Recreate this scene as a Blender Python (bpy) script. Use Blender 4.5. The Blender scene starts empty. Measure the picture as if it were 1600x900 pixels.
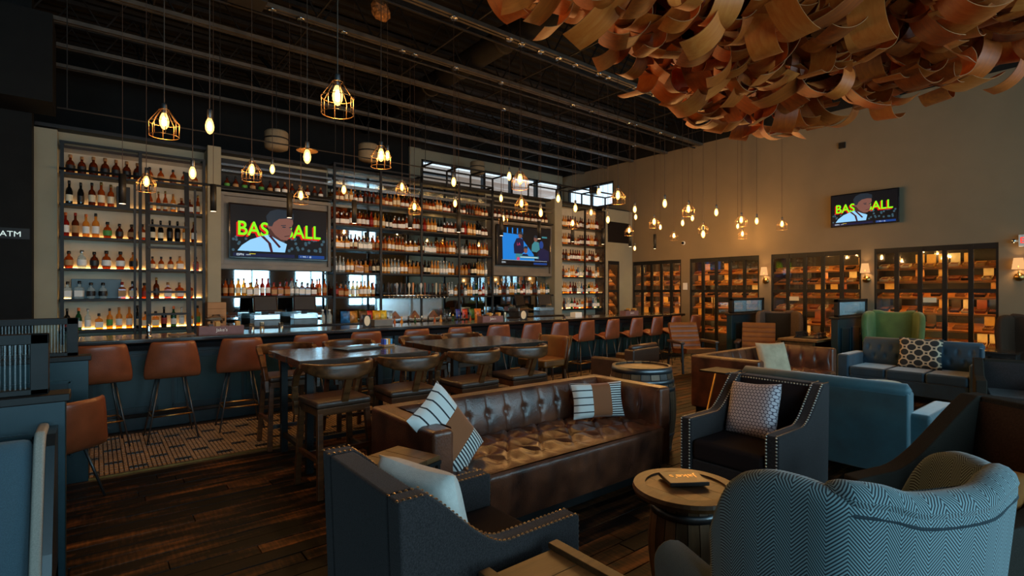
import bpy, bmesh, math, random
from mathutils import Matrix, Vector, Quaternion
random.seed(7)
PI = math.pi
scene = bpy.context.scene
C = scene.collection

# ------------------------------------------------------------------ camera
YAW = math.atan2(650, 810)
cam_data = bpy.data.cameras.new('camera')
cam_data.sensor_width = 36.0
cam_data.lens = 36.0 * 810.0 / 1600.0
cam_data.shift_y = 5.0 / 1600.0
cam_data.clip_start = 0.05
cam = bpy.data.objects.new('camera', cam_data)
cam.location = (0, 0, 1.65)
cam.rotation_euler = (PI / 2, 0, -YAW)
C.objects.link(cam)
scene.camera = cam

# ------------------------------------------------------------------ world, daylight, exposure
world = bpy.data.worlds.new('world')
scene.world = world
world.use_nodes = True
_bg = world.node_tree.nodes['Background']
_bg.inputs[0].default_value = (0.60, 0.80, 1.0, 1)
_bg.inputs[1].default_value = 1.6
PEND_W = 15.0      # each filament pendant
WIN_W = 120.0      # daylight through each front window
scene.view_settings.view_transform = 'Standard'
scene.view_settings.look = 'None'
scene.view_settings.exposure = 0.35
scene.view_settings.gamma = 1.0
scene.view_settings.use_curve_mapping = False
HIGH = (3.65, 4.75)
WINDOWS = [(-2.9 + i * 2.45, -1.45 + i * 2.45) for i in range(6)]
for a, b in WINDOWS:                                   # daylight behind the street windows
    ld = bpy.data.lights.new('window_daylight', 'AREA')
    ld.shape = 'RECTANGLE'; ld.size = b - a; ld.size_y = 2.0
    ld.energy = WIN_W; ld.color = (0.42, 0.78, 1.0)
    lo = bpy.data.objects.new('window_daylight', ld)
    lo.location = ((a + b) / 2, -4.5, 1.95); lo.rotation_euler = (PI / 2, 0, 0)
    C.objects.link(lo)
for a, b in WINDOWS:                                   # daylight behind the high row of street windows
    lh = bpy.data.lights.new('high_window_daylight', 'AREA')
    lh.shape = 'RECTANGLE'; lh.size = b - a; lh.size_y = HIGH[1] - HIGH[0]; lh.energy = WIN_W * .24; lh.color = (0.55, 0.82, 1.0)
    lo = bpy.data.objects.new('high_window_daylight', lh)
    lo.location = ((a + b) / 2, -4.5, sum(HIGH) / 2); lo.rotation_euler = (PI / 2, 0, 0)
    C.objects.link(lo)

# ------------------------------------------------------------------ mesh helper
class MB:
    def __init__(s):
        s.v = []; s.f = []; s.mi = []; s.uv = {}; s.M = Matrix.Identity(4); s.m = 0
    def add(s, vs, fs, uvs=None):
        k = len(s.v)
        s.v += [tuple(s.M @ Vector(p)) for p in vs]
        for i, f in enumerate(fs):
            if uvs: s.uv[len(s.f)] = uvs[i]
            s.f.append(tuple(k + j for j in f)); s.mi.append(s.m)
        return s
    def box(s, x0, x1, y0, y1, z0, z1):
        return s.add([(x0,y0,z0),(x1,y0,z0),(x1,y1,z0),(x0,y1,z0),(x0,y0,z1),(x1,y0,z1),(x1,y1,z1),(x0,y1,z1)],
                     [(3,2,1,0),(4,5,6,7),(0,1,5,4),(1,2,6,5),(2,3,7,6),(3,0,4,7)])
    def bar(s, p, q, w, h, up=(0,0,1)):
        p = Vector(p); q = Vector(q); d = (q - p).normalized(); u = Vector(up)
        if abs(d.dot(u)) > .98: u = Vector((1,0,0))
        a = d.cross(u).normalized() * w / 2; b = a.cross(d).normalized() * h / 2
        return s.add([p-a-b,p+a-b,p+a+b,p-a+b,q-a-b,q+a-b,q+a+b,q-a+b],
                     [(3,2,1,0),(4,5,6,7),(0,1,5,4),(1,2,6,5),(2,3,7,6),(3,0,4,7)])
    def tube(s, pts, r, seg=8, closed=False):
        pts = [Vector(p) for p in pts]; n = len(pts); rs = r if isinstance(r, (list, tuple)) else [r] * n
        vs = []; fs = []; prev = None
        for i, p in enumerate(pts):
            if closed: t = pts[(i+1) % n] - pts[i-1]
            else: t = pts[min(i+1, n-1)] - pts[max(i-1, 0)]
            t.normalize()
            if prev is None:
                u = Vector((0,0,1)) if abs(t.z) < .9 else Vector((1,0,0))
                a = t.cross(u).normalized()
            else:
                a = (prev - t * prev.dot(t)).normalized()
            prev = a; b = t.cross(a)
            for k in range(seg):
                th = 2*PI*k/seg
                vs.append(p + (a*math.cos(th) + b*math.sin(th)) * rs[i])
        for i in range(n if closed else n-1):
            j = (i+1) % n
            for k in range(seg):
                l = (k+1) % seg
                fs.append((i*seg+k, i*seg+l, j*seg+l, j*seg+k))
        if not closed:
            fs.append(tuple(range(seg-1, -1, -1))); fs.append(tuple((n-1)*seg+k for k in range(seg)))
        return s.add(vs, fs)
    def lathe(s, prof, seg=16, c=(0,0,0), cap=True):
        vs = []; fs = []; n = len(prof)
        for r, z in prof:
            for k in range(seg):
                th = 2*PI*k/seg
                vs.append((c[0]+r*math.cos(th), c[1]+r*math.sin(th), c[2]+z))
        for i in range(n-1):
            for k in range(seg):
                l = (k+1) % seg
                fs.append((i*seg+k, i*seg+l, (i+1)*seg+l, (i+1)*seg+k))
        if cap:
            fs.append(tuple(range(seg-1, -1, -1))); fs.append(tuple((n-1)*seg+k for k in range(seg)))
        return s.add(vs, fs)
    def prism(s, poly, lo, hi, axis='x'):
        n = len(poly)
        def P(a, b, t): return (t, a, b) if axis == 'x' else (a, t, b) if axis == 'y' else (a, b, t)
        vs = [P(a, b, lo) for a, b in poly] + [P(a, b, hi) for a, b in poly]
        fs = [tuple(range(n-1, -1, -1)), tuple(range(n, 2*n))] + [(i, (i+1) % n, n+(i+1) % n, n+i) for i in range(n)]
        return s.add(vs, fs)
    def grid(s, fn, nu, nv, flip=False):
        vs = []; fs = []; uvs = []
        for j in range(nv+1):
            for i in range(nu+1):
                vs.append(fn(i/nu, j/nv))
        for j in range(nv):
            for i in range(nu):
                a = j*(nu+1)+i; q = [a, a+1, a+nu+2, a+nu+1]
                t = [(i/nu, j/nv), ((i+1)/nu, j/nv), ((i+1)/nu, (j+1)/nv), (i/nu, (j+1)/nv)]
                if flip: q.reverse(); t.reverse()
                fs.append(tuple(q)); uvs.append(t)
        return s.add(vs, fs, uvs)
    def poly(s, pts):
        return s.add(pts, [tuple(range(len(pts)))])
    def mesh(s, name, mats, smooth=False):
        me = bpy.data.meshes.new(name)
        me.from_pydata(s.v, [], s.f)
        for m in (mats if isinstance(mats, (list, tuple)) else [mats]): me.materials.append(m)
        if any(s.mi): me.polygons.foreach_set('material_index', s.mi)
        if s.uv:
            lay = me.uv_layers.new(name='UVMap')
            for p in me.polygons:
                t = s.uv.get(p.index)
                if t:
                    for k, li in enumerate(p.loop_indices): lay.data[li].uv = t[k]
        bm = bmesh.new(); bm.from_mesh(me)
        bmesh.ops.recalc_face_normals(bm, faces=bm.faces); bm.to_mesh(me); bm.free()
        if smooth: me.polygons.foreach_set('use_smooth', [True]*len(me.polygons))
        me.update()
        return me
    def build(s, name, mats, parent=None, smooth=False, bevel=0, seg=2, solid=0, sub=0, loc=None, rot=None):
        o = bpy.data.objects.new(name, s.mesh(name, mats, smooth or sub > 0))
        C.objects.link(o); o.parent = parent
        if loc is not None: o.location = loc
        if rot is not None: o.rotation_euler = rot
        if solid:
            m = o.modifiers.new('thick', 'SOLIDIFY'); m.thickness = solid; m.offset = 0
        if bevel:
            m = o.modifiers.new('round', 'BEVEL'); m.width = bevel; m.segments = seg; m.limit_method = 'ANGLE'; m.angle_limit = .6
            o.data.polygons.foreach_set('use_smooth', [True]*len(o.data.polygons))
            m.harden_normals = True
        if sub:
            m = o.modifiers.new('smooth', 'SUBSURF'); m.levels = sub; m.render_levels = sub
        return o
def inst(name, me, parent=None, loc=(0,0,0), rot=(0,0,0), scale=None):
    o = bpy.data.objects.new(name, me); C.objects.link(o); o.parent = parent
    o.location = loc; o.rotation_euler = rot
    if scale is not None: o.scale = scale if hasattr(scale, '__len__') else (scale,)*3
    return o
def tag(o, label, cat, group=None):
    o['label'] = label; o['category'] = cat
    if group: o['group'] = group
    return o
def thing(name, label, cat, loc=(0,0,0), rz=0, group=None):
    o = bpy.data.objects.new(name, None); C.objects.link(o)
    o.empty_display_size = .1; o.location = loc; o.rotation_euler = (0,0,rz)
    return tag(o, label, cat, group)
def struct(o): o['kind'] = 'structure'; return o
def stuff(o): o['kind'] = 'stuff'; return o
def dup(root, loc, rz, label=None, group=None):
    def cp(o, par):
        c = o.copy(); C.objects.link(c); c.parent = par
        for ch in o.children: cp(ch, c)
        return c
    r = cp(root, None); r.location = loc; r.rotation_euler = (0,0,rz)
    if label: r['label'] = label
    if group: r['group'] = group
    return r
ORD = ['zeroth','first','second','third','fourth','fifth','sixth','seventh','eighth','ninth','tenth','eleventh','twelfth','thirteenth','fourteenth','fifteenth','sixteenth','seventeenth','eighteenth','nineteenth','twentieth']
def nth(i):
    if i <= 20: return ORD[i]
    t = ['twenty','thirty','forty','fifty'][i//10-2]
    return (t + '-' + ORD[i % 10]) if i % 10 else {20:'twentieth',30:'thirtieth',40:'fortieth',50:'fiftieth'}[i]

# ------------------------------------------------------------------ materials
def lin(r, g, b):
    return tuple((x/255/12.92 if x/255 <= .04045 else ((x/255+.055)/1.055)**2.4) for x in (r, g, b))
class NV:
    """node expression: arithmetic on sockets"""
    def __init__(s, nt, sock): s.nt = nt; s.s = sock
    def _m(s, op, *o):
        n = s.nt.nodes.new('ShaderNodeMath'); n.operation = op
        for i, x in enumerate((s,) + o):
            if isinstance(x, NV): s.nt.links.new(x.s, n.inputs[i])
            else: n.inputs[i].default_value = x
        return NV(s.nt, n.outputs[0])
    def __add__(s, o): return s._m('ADD', o)
    def __sub__(s, o): return s._m('SUBTRACT', o)
    def __mul__(s, o): return s._m('MULTIPLY', o)
    def frac(s): return s._m('FRACT')
    def floor(s): return s._m('FLOOR')
    def abs(s): return s._m('ABSOLUTE')
    def gt(s, o): return s._m('GREATER_THAN', o)
    def lt(s, o): return s._m('LESS_THAN', o)
    def min(s, o): return s._m('MINIMUM', o)
    def max(s, o): return s._m('MAXIMUM', o)
    def pp(s, o): return s._m('PINGPONG', o)
    def sq(s): return s._m('POWER', 2)
    def sqrt(s): return s._m('SQRT')
    def sin(s): return s._m('SINE')
def base(name):
    m = bpy.data.materials.new(name); m.use_nodes = True
    return m, m.node_tree, m.node_tree.nodes['Principled BSDF']
def coord(nt, kind='Object', scale=(1,1,1)):
    t = nt.nodes.new('ShaderNodeTexCoord'); mp = nt.nodes.new('ShaderNodeMapping')
    mp.inputs['Scale'].default_value = scale
    nt.links.new(t.outputs[kind], mp.inputs[0]); return mp.outputs[0]
def noise(nt, vec, scale, detail=3, rough=.5):
    n = nt.nodes.new('ShaderNodeTexNoise'); n.inputs['Scale'].default_value = scale
    n.inputs['Detail'].default_value = detail; n.inputs['Roughness'].default_value = rough
    nt.links.new(vec, n.inputs['Vector']); return n.outputs['Fac']
def ramp(nt, fac, stops):
    r = nt.nodes.new('ShaderNodeValToRGB'); e = r.color_ramp.elements
    while len(e) < len(stops): e.new(.5)
    for k, (p, c) in enumerate(stops): e[k].position = p; e[k].color = (*c, 1)
    nt.links.new(fac, r.inputs[0]); return r.outputs[0]
def bump(nt, bs, h, st, dist=.01):
    b = nt.nodes.new('ShaderNodeBump'); b.inputs['Strength'].default_value = st; b.inputs['Distance'].default_value = dist
    nt.links.new(h, b.inputs['Height']); nt.links.new(b.outputs[0], bs.inputs['Normal'])
def mat(name, col, rough=.5, metal=0, var=.25, vs=6, bs=0, bst=.3, stretch=(1,1,1), sheen=0, coat=0, col2=None, spec=.5):
    m, nt, p = base(name)
    p.inputs['Roughness'].default_value = rough; p.inputs['Metallic'].default_value = metal
    p.inputs['Specular IOR Level'].default_value = spec
    if rough > .8 and spec == .5: p.inputs['Specular IOR Level'].default_value = .15
    if sheen: p.inputs['Sheen Weight'].default_value = sheen
    if coat: p.inputs['Coat Weight'].default_value = coat; p.inputs['Coat Roughness'].default_value = .2
    v = coord(nt, 'Object', stretch)
    a = tuple(c*(1-var) for c in col) if col2 is None else col2
    b = tuple(min(1, c*(1+var)) for c in col) if col2 is None else col
    nt.links.new(ramp(nt, noise(nt, v, vs, 4), [(.3, a), (.7, b)]), p.inputs['Base Color'])
    if bs: bump(nt, p, noise(nt, v, bs, 3), bst)
    return m
def emit(name, col, st, sample=None):
    m, nt, p = base(name)
    p.inputs['Base Color'].default_value = (.004, .004, .004, 1); p.inputs['Roughness'].default_value = .4; p.inputs['Specular IOR Level'].default_value = .08
    p.inputs['Emission Color'].default_value = (*col, 1); p.inputs['Emission Strength'].default_value = st
    if sample: m.cycles.emission_sampling = sample
    return m
def wood(name, dark, light, rough=.45, axis=0, scale=1.0, rnd=True, saw=False, coat=0):
    m, nt, p = base(name)
    st = [14, 14, 14]; st[axis] = .9
    v = coord(nt, 'Object', tuple(x*scale for x in st))
    if rnd:
        oi = nt.nodes.new('ShaderNodeObjectInfo'); ad = nt.nodes.new('ShaderNodeVectorMath'); ad.operation = 'MULTIPLY_ADD'
        ad.inputs[1].default_value = (1,1,1)
        cb = nt.nodes.new('ShaderNodeCombineXYZ')
        r9 = NV(nt, oi.outputs['Random']) * 37.0
        for k in range(3): nt.links.new(r9.s, cb.inputs[k])
        nt.links.new(v, ad.inputs[0]); nt.links.new(cb.outputs[0], ad.inputs[2]); v = ad.outputs[0]
    g = NV(nt, noise(nt, v, 1.6, 6, .65))
    if rnd: g = g * .75 + NV(nt, oi.outputs['Random']) * .5 - .12
    if saw:
        gv = nt.nodes.new('ShaderNodeNewGeometry'); mp2 = nt.nodes.new('ShaderNodeMapping'); mp2.inputs['Scale'].default_value = (55, 7, 1)
        nt.links.new(gv.outputs['Position'], mp2.inputs[0]); s = NV(nt, noise(nt, mp2.outputs[0], 1.0, 2))
        mp3 = nt.nodes.new('ShaderNodeMapping'); mp3.inputs['Scale'].default_value = (1.1, 7.6, 1); nt.links.new(gv.outputs['Position'], mp3.inputs[0])
        big = NV(nt, noise(nt, mp3.outputs[0], 1.5, 2))
        g = g*.55 + (big - .5)*1.15 + (s - .5)*.42 + .14
    nt.links.new(ramp(nt, g.s, [(.28 if not saw else .36, dark), (.5 if not saw else .55, tuple((a+b)/2.4 for a, b in zip(dark, light)) if not saw else tuple((a+b)/3.4 for a, b in zip(dark, light))), (.78, light)]), p.inputs['Base Color'])
    p.inputs['Roughness'].default_value = rough
    if saw: p.inputs['Specular IOR Level'].default_value = .14
    if coat: p.inputs['Coat Weight'].default_value = coat; p.inputs['Coat Roughness'].default_value = .15
    bump(nt, p, g.s, .35, .004)
    return m
def glassy(name, tint, clear=.85, rough=.05):
    """cheap pane: tinted see-through with a gloss"""
    m = bpy.data.materials.new(name); m.use_nodes = True; nt = m.node_tree; nt.nodes.clear()
    out = nt.nodes.new('ShaderNodeOutputMaterial'); mx = nt.nodes.new('ShaderNodeMixShader')
    t = nt.nodes.new('ShaderNodeBsdfTransparent'); t.inputs[0].default_value = (*tint, 1)
    g = nt.nodes.new('ShaderNodeBsdfGlossy'); g.inputs['Roughness'].default_value = rough
    mx.inputs[0].default_value = 1 - clear
    nt.links.new(t.outputs[0], mx.inputs[1]); nt.links.new(g.outputs[0], mx.inputs[2]); nt.links.new(mx.outputs[0], out.inputs[0])
    return m
def liquor(name, col, clear=.5):
    """bottle of spirit: tinted see-through body over glossy coloured liquid"""
    m = bpy.data.materials.new(name); m.use_nodes = True; nt = m.node_tree; p = nt.nodes['Principled BSDF']
    p.inputs['Base Color'].default_value = (*col, 1); p.inputs['Roughness'].default_value = .08
    out = nt.nodes['Material Output']; mx = nt.nodes.new('ShaderNodeMixShader'); mx.inputs[0].default_value = clear
    t = nt.nodes.new('ShaderNodeBsdfTransparent'); t.inputs[0].default_value = (*[min(1, c*1.6+.08) for c in col], 1)
    nt.links.new(p.outputs[0], mx.inputs[1]); nt.links.new(t.outputs[0], mx.inputs[2]); nt.links.new(mx.outputs[0], out.inputs[0])
    return m
def printed(name, fn, rough=.8, bst=.25, bscale=400, sheen=.2):
    """cloth printed in UV space: fn(nt,u,v) -> colour socket"""
    m, nt, p = base(name)
    t = nt.nodes.new('ShaderNodeTexCoord'); sx = nt.nodes.new('ShaderNodeSeparateXYZ'); nt.links.new(t.outputs['UV'], sx.inputs[0])
    nt.links.new(fn(nt, NV(nt, sx.outputs[0]), NV(nt, sx.outputs[1])), p.inputs['Base Color'])
    p.inputs['Roughness'].default_value = rough; p.inputs['Sheen Weight'].default_value = sheen
    bump(nt, p, noise(nt, coord(nt), bscale, 2), bst, .002)
    return m
def mixc(nt, fac, a, b):
    n = nt.nodes.new('ShaderNodeMix'); n.data_type = 'RGBA'
    nt.links.new(fac.s, n.inputs[0])
    for k, c in ((6, a), (7, b)):
        if isinstance(c, tuple): n.inputs[k].default_value = (*c, 1)
        else: nt.links.new(c, n.inputs[k])
    return n.outputs[2]

M = {}
M['black'] = mat('black_metal', (.009,.009,.009), .5, 0, .2, spec=.3)
M['blackwall'] = mat('black_paint', (.006,.006,.0055), .75, 0, .2, spec=.2)
M['steelgrey'] = mat('grey_steel', (.10,.10,.10), .4, .8, .2)
M['chrome'] = mat('brushed_steel', (.62,.62,.62), .22, 1, .1, 30, stretch=(1,1,12))
M['brass'] = mat('aged_brass', (.45,.26,.08), .32, 1, .25)
M['cagewire'] = mat('bronze_wire', (.30,.17,.07), .35, .9, .2)
M['taupe'] = mat('taupe_wall_paint', lin(132,116,92), .85, 0, .05, 2, 60, .06)
M['pale'] = mat('sage_grey_paint', lin(142,136,114), .8, 0, .06, 3)
M['panelgrey'] = mat('grey_panel_paint', lin(104,98,88), .5, 0, .12, 5)
M['cap'] = mat('dark_timber_cap', (.012,.010,.009), .5, 0, .3, spec=.3)
M['teal'] = mat('dark_teal_paint', lin(9,42,50), .36, 0, .15, 5)
M['tealdeep'] = mat('deep_teal_paint', lin(6,26,32), .38, 0, .15, 5)
M['deck'] = mat('blackened_roof_deck', (.012,.011,.010), .7, 0, .25, spec=.2)
M['joist'] = mat('dark_joist_steel', (.022,.019,.016), .6, 0, .3, spec=.3)
M['barwood'] = wood('dark_bar_timber', (.012,.008,.006), (.07,.045,.03), .18, 0, .6, coat=.5)
M['tablewood'] = wood('weathered_table_board', (.010,.007,.005), (.075,.045,.028), .16, 0, 1, coat=.4)
M['chairwood'] = wood('oiled_oak', (.025,.010,.004), (.17,.06,.018), .3, 0, 1.2, rnd=False)
M['floor'] = mat('floor_subbase', (.02,.012,.008), .6, 0, .3)
M['plank'] = wood('dark_reclaimed_plank', (.004,.0024,.0016), (.23,.085,.022), .5, 0, .9, saw=True)
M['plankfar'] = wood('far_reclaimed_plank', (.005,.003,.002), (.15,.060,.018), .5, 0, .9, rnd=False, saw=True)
M['barrelwood'] = wood('barrel_stave_oak', (.03,.015,.008), (.20,.11,.05), .5, 2, .8)
M['tableoak'] = wood('side_table_oak', (.03,.012,.004), (.19,.085,.026), .4, 0, .8)
M['leather'] = mat('brown_chesterfield_leather', lin(112,64,42), .30, 0, .35, 5, 90, .25, col2=lin(50,28,21), spec=.7)
M['stoolleather'] = mat('tan_stool_leather', lin(120,64,38), .30, 0, .18, 7, 120, .15)
M['tanleather'] = mat('cognac_leather', lin(112,64,22), .42, 0, .25, 6, 80, .2)
M['seatleather'] = mat('brown_seat_leather', lin(70,52,42), .3, 0, .2, 8, 90, .15)
M['charcoal'] = mat('charcoal_weave', lin(46,41,41), .85, 0, .5, 170, 260, .5, sheen=.1)
M['charcoal_in'] = mat('dark_brown_weave', lin(36,28,28), .9, 0, .25, 260, 500, .4)
M['tealvelvet'] = mat('teal_velvet', lin(22,68,78), .62, 0, .3, 5, 40, .1, sheen=.6)
M['navyvelvet'] = mat('deep_blue_velvet', lin(10,50,68), .62, 0, .3, 5, 40, .1, sheen=.5)
M['greenvelvet'] = mat('moss_green_velvet', lin(88,112,52), .7, 0, .2, 5, sheen=.4)
M['greyfab'] = mat('grey_brown_fabric', lin(92,78,70), .85, 0, .2, 40)
M['darkfab'] = mat('dark_olive_fabric', lin(44,40,34), .85, 0, .25, 200, 400, .4)
M['brownfab'] = mat('dark_brown_fabric', lin(62,44,32), .88, 0, .25, 90, 400, .3)
M['boothfab'] = mat('blue_grey_wool', lin(74,94,104), .9, 0, .2, 300, 500, .4, sheen=.2)
M['boothtrim'] = mat('grey_welt_fabric', lin(150,146,136), .9, 0, .15, 200)
M['whitecloth'] = mat('natural_white_linen', lin(208,204,196), .9, 0, .06, 40, 300, .3)
M['creamcloth'] = mat('cream_velvet', lin(190,168,138), .85, 0, .15, 9)
M['ochre'] = mat('ochre_velvet', lin(150,92,30), .8, 0, .2, 9)
M['nail'] = mat('antique_nailhead', (.55,.42,.26), .3, 1, .1)
M['nailsilver'] = mat('pewter_nailhead', (.62,.6,.56), .28, 1, .1)
M['pane'] = glassy('clear_pane', (.96,.97,.96), .91, .03)
M['mirror'] = mat('antique_mirror', (.42,.47,.49), .025, 1, .12, 3)
M['screen'] = mat('screen_black', (.006,.006,.008), .12, 0, .1)
M['white'] = mat('white_plastic', (.75,.74,.70), .5, 0, .04)
M['kraft'] = mat('kraft_cardboard', lin(160,120,82), .8, 0, .1)
M['burgundy'] = mat('purple_grey_board', lin(112,82,84), .7, 0, .12, 10)
M['gold'] = mat('gold_foil', (.75,.5,.2), .3, .9, .05)
M['cedar'] = wood('cedar_board', lin(120,66,24), lin(205,130,60), .6, 0, 1)
M['menu'] = mat('black_leather_cover', lin(34,28,22), .35, 0, .2, 30)
M['cordm'] = mat('brown_cord', lin(70,50,34), .7)
# ------------------------------------------------------------------ the room
# floor and its planks
fl = struct(MB().box(-3.2, 13.0, -4.3, 13.0, -.12, 0).build('floor', M['floor']))
pm = {}
def plank_mesh(L):
    if L not in pm:
        b = MB(); b.add([(0,0,0),(L,0,0),(L,.128,0),(0,.128,0),(.003,.003,.012),(L-.003,.003,.012),(L-.003,.125,.012),(.003,.125,.012)],
                        [(4,5,6,7),(0,1,5,4),(1,2,6,5),(2,3,7,6),(3,0,4,7)])
        pm[L] = b.mesh('plank', M['plank'])
    return pm[L]
rp = random.Random(3)
y = .36; npl = 0; rest = MB()
while y < 5.72:
    x = -1.6 - rp.random()*1.6
    while x < 12.1:
        L = rp.choice((1.2,1.6,2.0,2.4,2.8))
        vis = (x + L > -.6) and (x*.78 - y*.626) / max(.1, x*.626 + y*.78) < .95
        if vis and x < 6.6 and npl < 290:
            inst('plank', plank_mesh(L), fl, (x, y, rp.uniform(0, .0025))); npl += 1
        else:
            rest.M = Matrix.Translation((x, y, 0))
            rest.add([(0,0,0),(L,0,0),(L,.128,0),(0,.128,0),(.003,.003,.012),(L-.003,.003,.012),(L-.003,.125,.012),(.003,.125,.012)],
                     [(4,5,6,7),(0,1,5,4),(1,2,6,5),(2,3,7,6),(3,0,4,7)])
        x += L + .003
    y += .131
stuff(rest.build('distant_planking', M['plankfar'], fl))
# mosaic strip in front of the bar
M['tilepale'] = mat('cream_mosaic_tile', lin(142,118,90), .4, 0, .22, 3)
M['tiledark'] = mat('black_mosaic_tile', (.012,.011,.010), .3, 0, .2)
tl = MB()
nx = 0; x = -.12
while x < 11.6:
    for j in range(18):
        yy = 5.87 + j*.084
        blk = (j % 3 == 1) and ((nx + (j//3 % 2)*5) % 10 < 4)
        tl.m = 1 if blk else 0
        a, b, c_, d = x, x+.031, yy, yy+.078
        tl.add([(a,c_,0),(b,c_,0),(b,d,0),(a,d,0),(a+.003,c_+.003,.012),(b-.003,c_+.003,.012),(b-.003,d-.003,.012),(a+.003,d-.003,.012)],
               [(4,5,6,7),(0,1,5,4),(1,2,6,5),(2,3,7,6),(3,0,4,7)])
    x += .036; nx += 1
stuff(tl.build('mosaic_tiling', [M['tilepale'], M['tiledark']], fl))
MB().box(-.16, 11.6, 5.835, 5.862, 0, .014).build('edge_strip', M['brass'], fl)

# right wall, pierced for the humidors and a high window
HUM = [(7.98, 9.58, .42), (5.89, 7.72, 0), (3.80, 5.61, .3), (1.73, 3.57, .3)]
w = MB(); X0, X1 = 12.2, 12.36
edges = [-4.3]
for a, b, z in sorted(HUM): edges += [a, b]
edges.append(9.9)
for i in range(0, len(edges), 2): w.box(X0, X1, edges[i], edges[i+1], 0, 2.5)
for a, b, z in HUM:
    if z: w.box(X0, X1, a, b, 0, z)
w.box(X0, X1, -4.3, 9.9, 2.5, 5.46)
w.box(X0, X1, 9.9, 10.3, 0, 5.46); w.box(X0, X1, 12.25, 12.7, 0, 5.46)
w.box(X0, X1, 10.3, 12.25, 0, 4.25); w.box(X0, X1, 10.3, 12.25, 5.0, 5.46)
struct(MB().box(X0, X1, -4.3, 12.7, 5.46, 6.3).build('wall_right_upper', M['deck']))
struct(w.build('wall_right', M['taupe']))
wn = struct(MB().box(12.27, 12.28, 10.3, 12.25, 4.25, 5.0).build('window_1', M['pane']))
f = MB(); f.box(12.22, 12.3, 10.3, 10.36, 4.25, 5.0).box(12.22, 12.3, 12.19, 12.25, 4.25, 5.0).box(12.22, 12.3, 10.3, 12.25, 4.25, 4.31).box(12.22, 12.3, 10.3, 12.25, 4.94, 5.0).box(12.22,12.3,11.2,11.27,4.25,5.0)
f.build('window_frame', M['black'], wn)
# bar wall: low partition with pillars
w = MB(); w.box(-.66, 11.0, 9.92, 10.02, 0, 3.95)
w.box(-.66, -.42, 9.6, 9.92, 0, 3.9)
w.box(11.0, 12.2, 9.6, 9.7, 2.5, 3.95); w.box(11.62, 12.2, 9.6, 9.7, 0, 2.5); w.box(11.0, 11.14, 9.6, 9.7, 0, 2.5); w.box(11.14, 11.62, 9.6, 9.7, 0, .42)
struct(w.build('wall_bar', M['pale']))
for k, (a, b) in enumerate(((1.40, 1.59), (9.06, 9.32))):
    struct(MB().box(a, b, 9.56, 9.92, 1.07, 4.0).build('trim_%d' % (k+1), M['pale'], bevel=.004))
struct(MB().box(-.66, 12.2, 9.7, 12.5, 3.95, 4.0).build('ceiling_back_room', M['cap']))
# high rear wall with clerestory
struct(MB().box(-3.2, 6.5, 12.5, 12.65, 0, 6.3).build('wall_back_dark', M['blackwall']))
w = MB(); w.box(6.5, 6.85, 12.45, 12.65, 0, 5.5); w.box(6.85, 12.2, 12.5, 12.65, 0, 4.55); w.box(6.85, 12.2, 12.5, 12.65, 5.23, 5.5); struct(MB().box(6.5, 12.2, 12.45, 12.65, 5.5, 6.3).build('wall_back_upper', M['deck'])); w.box(12.1, 12.2, 12.5, 12.65, 4.55, 5.23)
struct(w.build('wall_back', M['pale']))
wn = struct(MB().box(6.85, 12.1, 12.57, 12.58, 4.55, 5.23).build('window_2', M['pane']))
f = MB().box(6.85, 12.1, 12.48, 12.62, 5.19, 5.23).box(6.85, 12.1, 12.48, 12.62, 4.55, 4.6); f.box(6.85, 7.85, 12.48, 12.62, 4.86, 4.92)
f.build('window_frame', M['black'], wn)
for i in range(6):
    MB().box(6.85 + i*1.04, 6.93 + i*1.04, 12.48, 12.62, 4.55, 5.23).build('mullion', M['black'], wn)
sf = struct(MB().box(6, 14, 16.38, 16.45, 3.4, 3.6).build('trim_3', M['kraft']))
M['eave'] = wood('eave_board', lin(205,165,145), lin(240,214,198), .6, 0, .5)
for i in range(12):
    MB().box(6, 14, 16.2 - .16*i, 16.38 - .16*i, 3.6 + .17*i, 3.78 + .17*i).build('eave_board', M['eave'], sf)
# black return wall on the left
struct(MB().box(-3.2, -.66, 9.3, 9.6, 0, 6.3).build('wall_dark', M['blackwall']))
struct(MB().box(-3.2, -.42, 8.6, 9.3, 4.0, 5.1).build('soffit_1', M['blackwall']))
struct(MB().box(-3.35, -3.2, -4.3, 12.65, 0, 6.3).build('wall_left', M['blackwall']))
# street wall behind the camera
w = MB(); xs = [-3.35] + [v for p in WINDOWS for v in p] + [12.36]
for i in range(0, len(xs), 2): w.box(xs[i], xs[i+1], -4.42, -4.3, .95, 2.95).box(xs[i], xs[i+1], -4.42, -4.3, *HIGH)
w.box(-3.35, 12.36, -4.42, -4.3, 0, .95); w.box(-3.35, 12.36, -4.42, -4.3, 2.95, HIGH[0]); w.box(-3.35, 12.36, -4.42, -4.3, HIGH[1], 6.3)
struct(w.build('wall_front', M['taupe']))
for k, (a, b) in enumerate(WINDOWS):
    wn = struct(MB().box(a, b, -4.37, -4.36, .95, 2.95).build('window_%d' % (k+3), M['pane']))
    f = MB()
    for xx in (a, (a+b)/2-.03, b-.06): f.box(xx, xx+.06, -4.4, -4.3, .95, 2.95)
    for zz in (.95, 1.7, 2.89): f.box(a, b, -4.4, -4.3, zz, zz+.06)
    f.build('window_frame', M['black'], wn)
    wn = struct(MB().box(a, b, -4.37, -4.36, *HIGH).build('window_%d' % (k+9), M['pane']))
    f = MB()
    for xx in (a, (a+b)/2-.03, b-.06): f.box(xx, xx+.06, -4.4, -4.3, *HIGH)
    for zz in (HIGH[0], HIGH[1]-.06): f.box(a, b, -4.4, -4.3, zz, zz+.06)
    f.build('window_frame', M['black'], wn)
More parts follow.
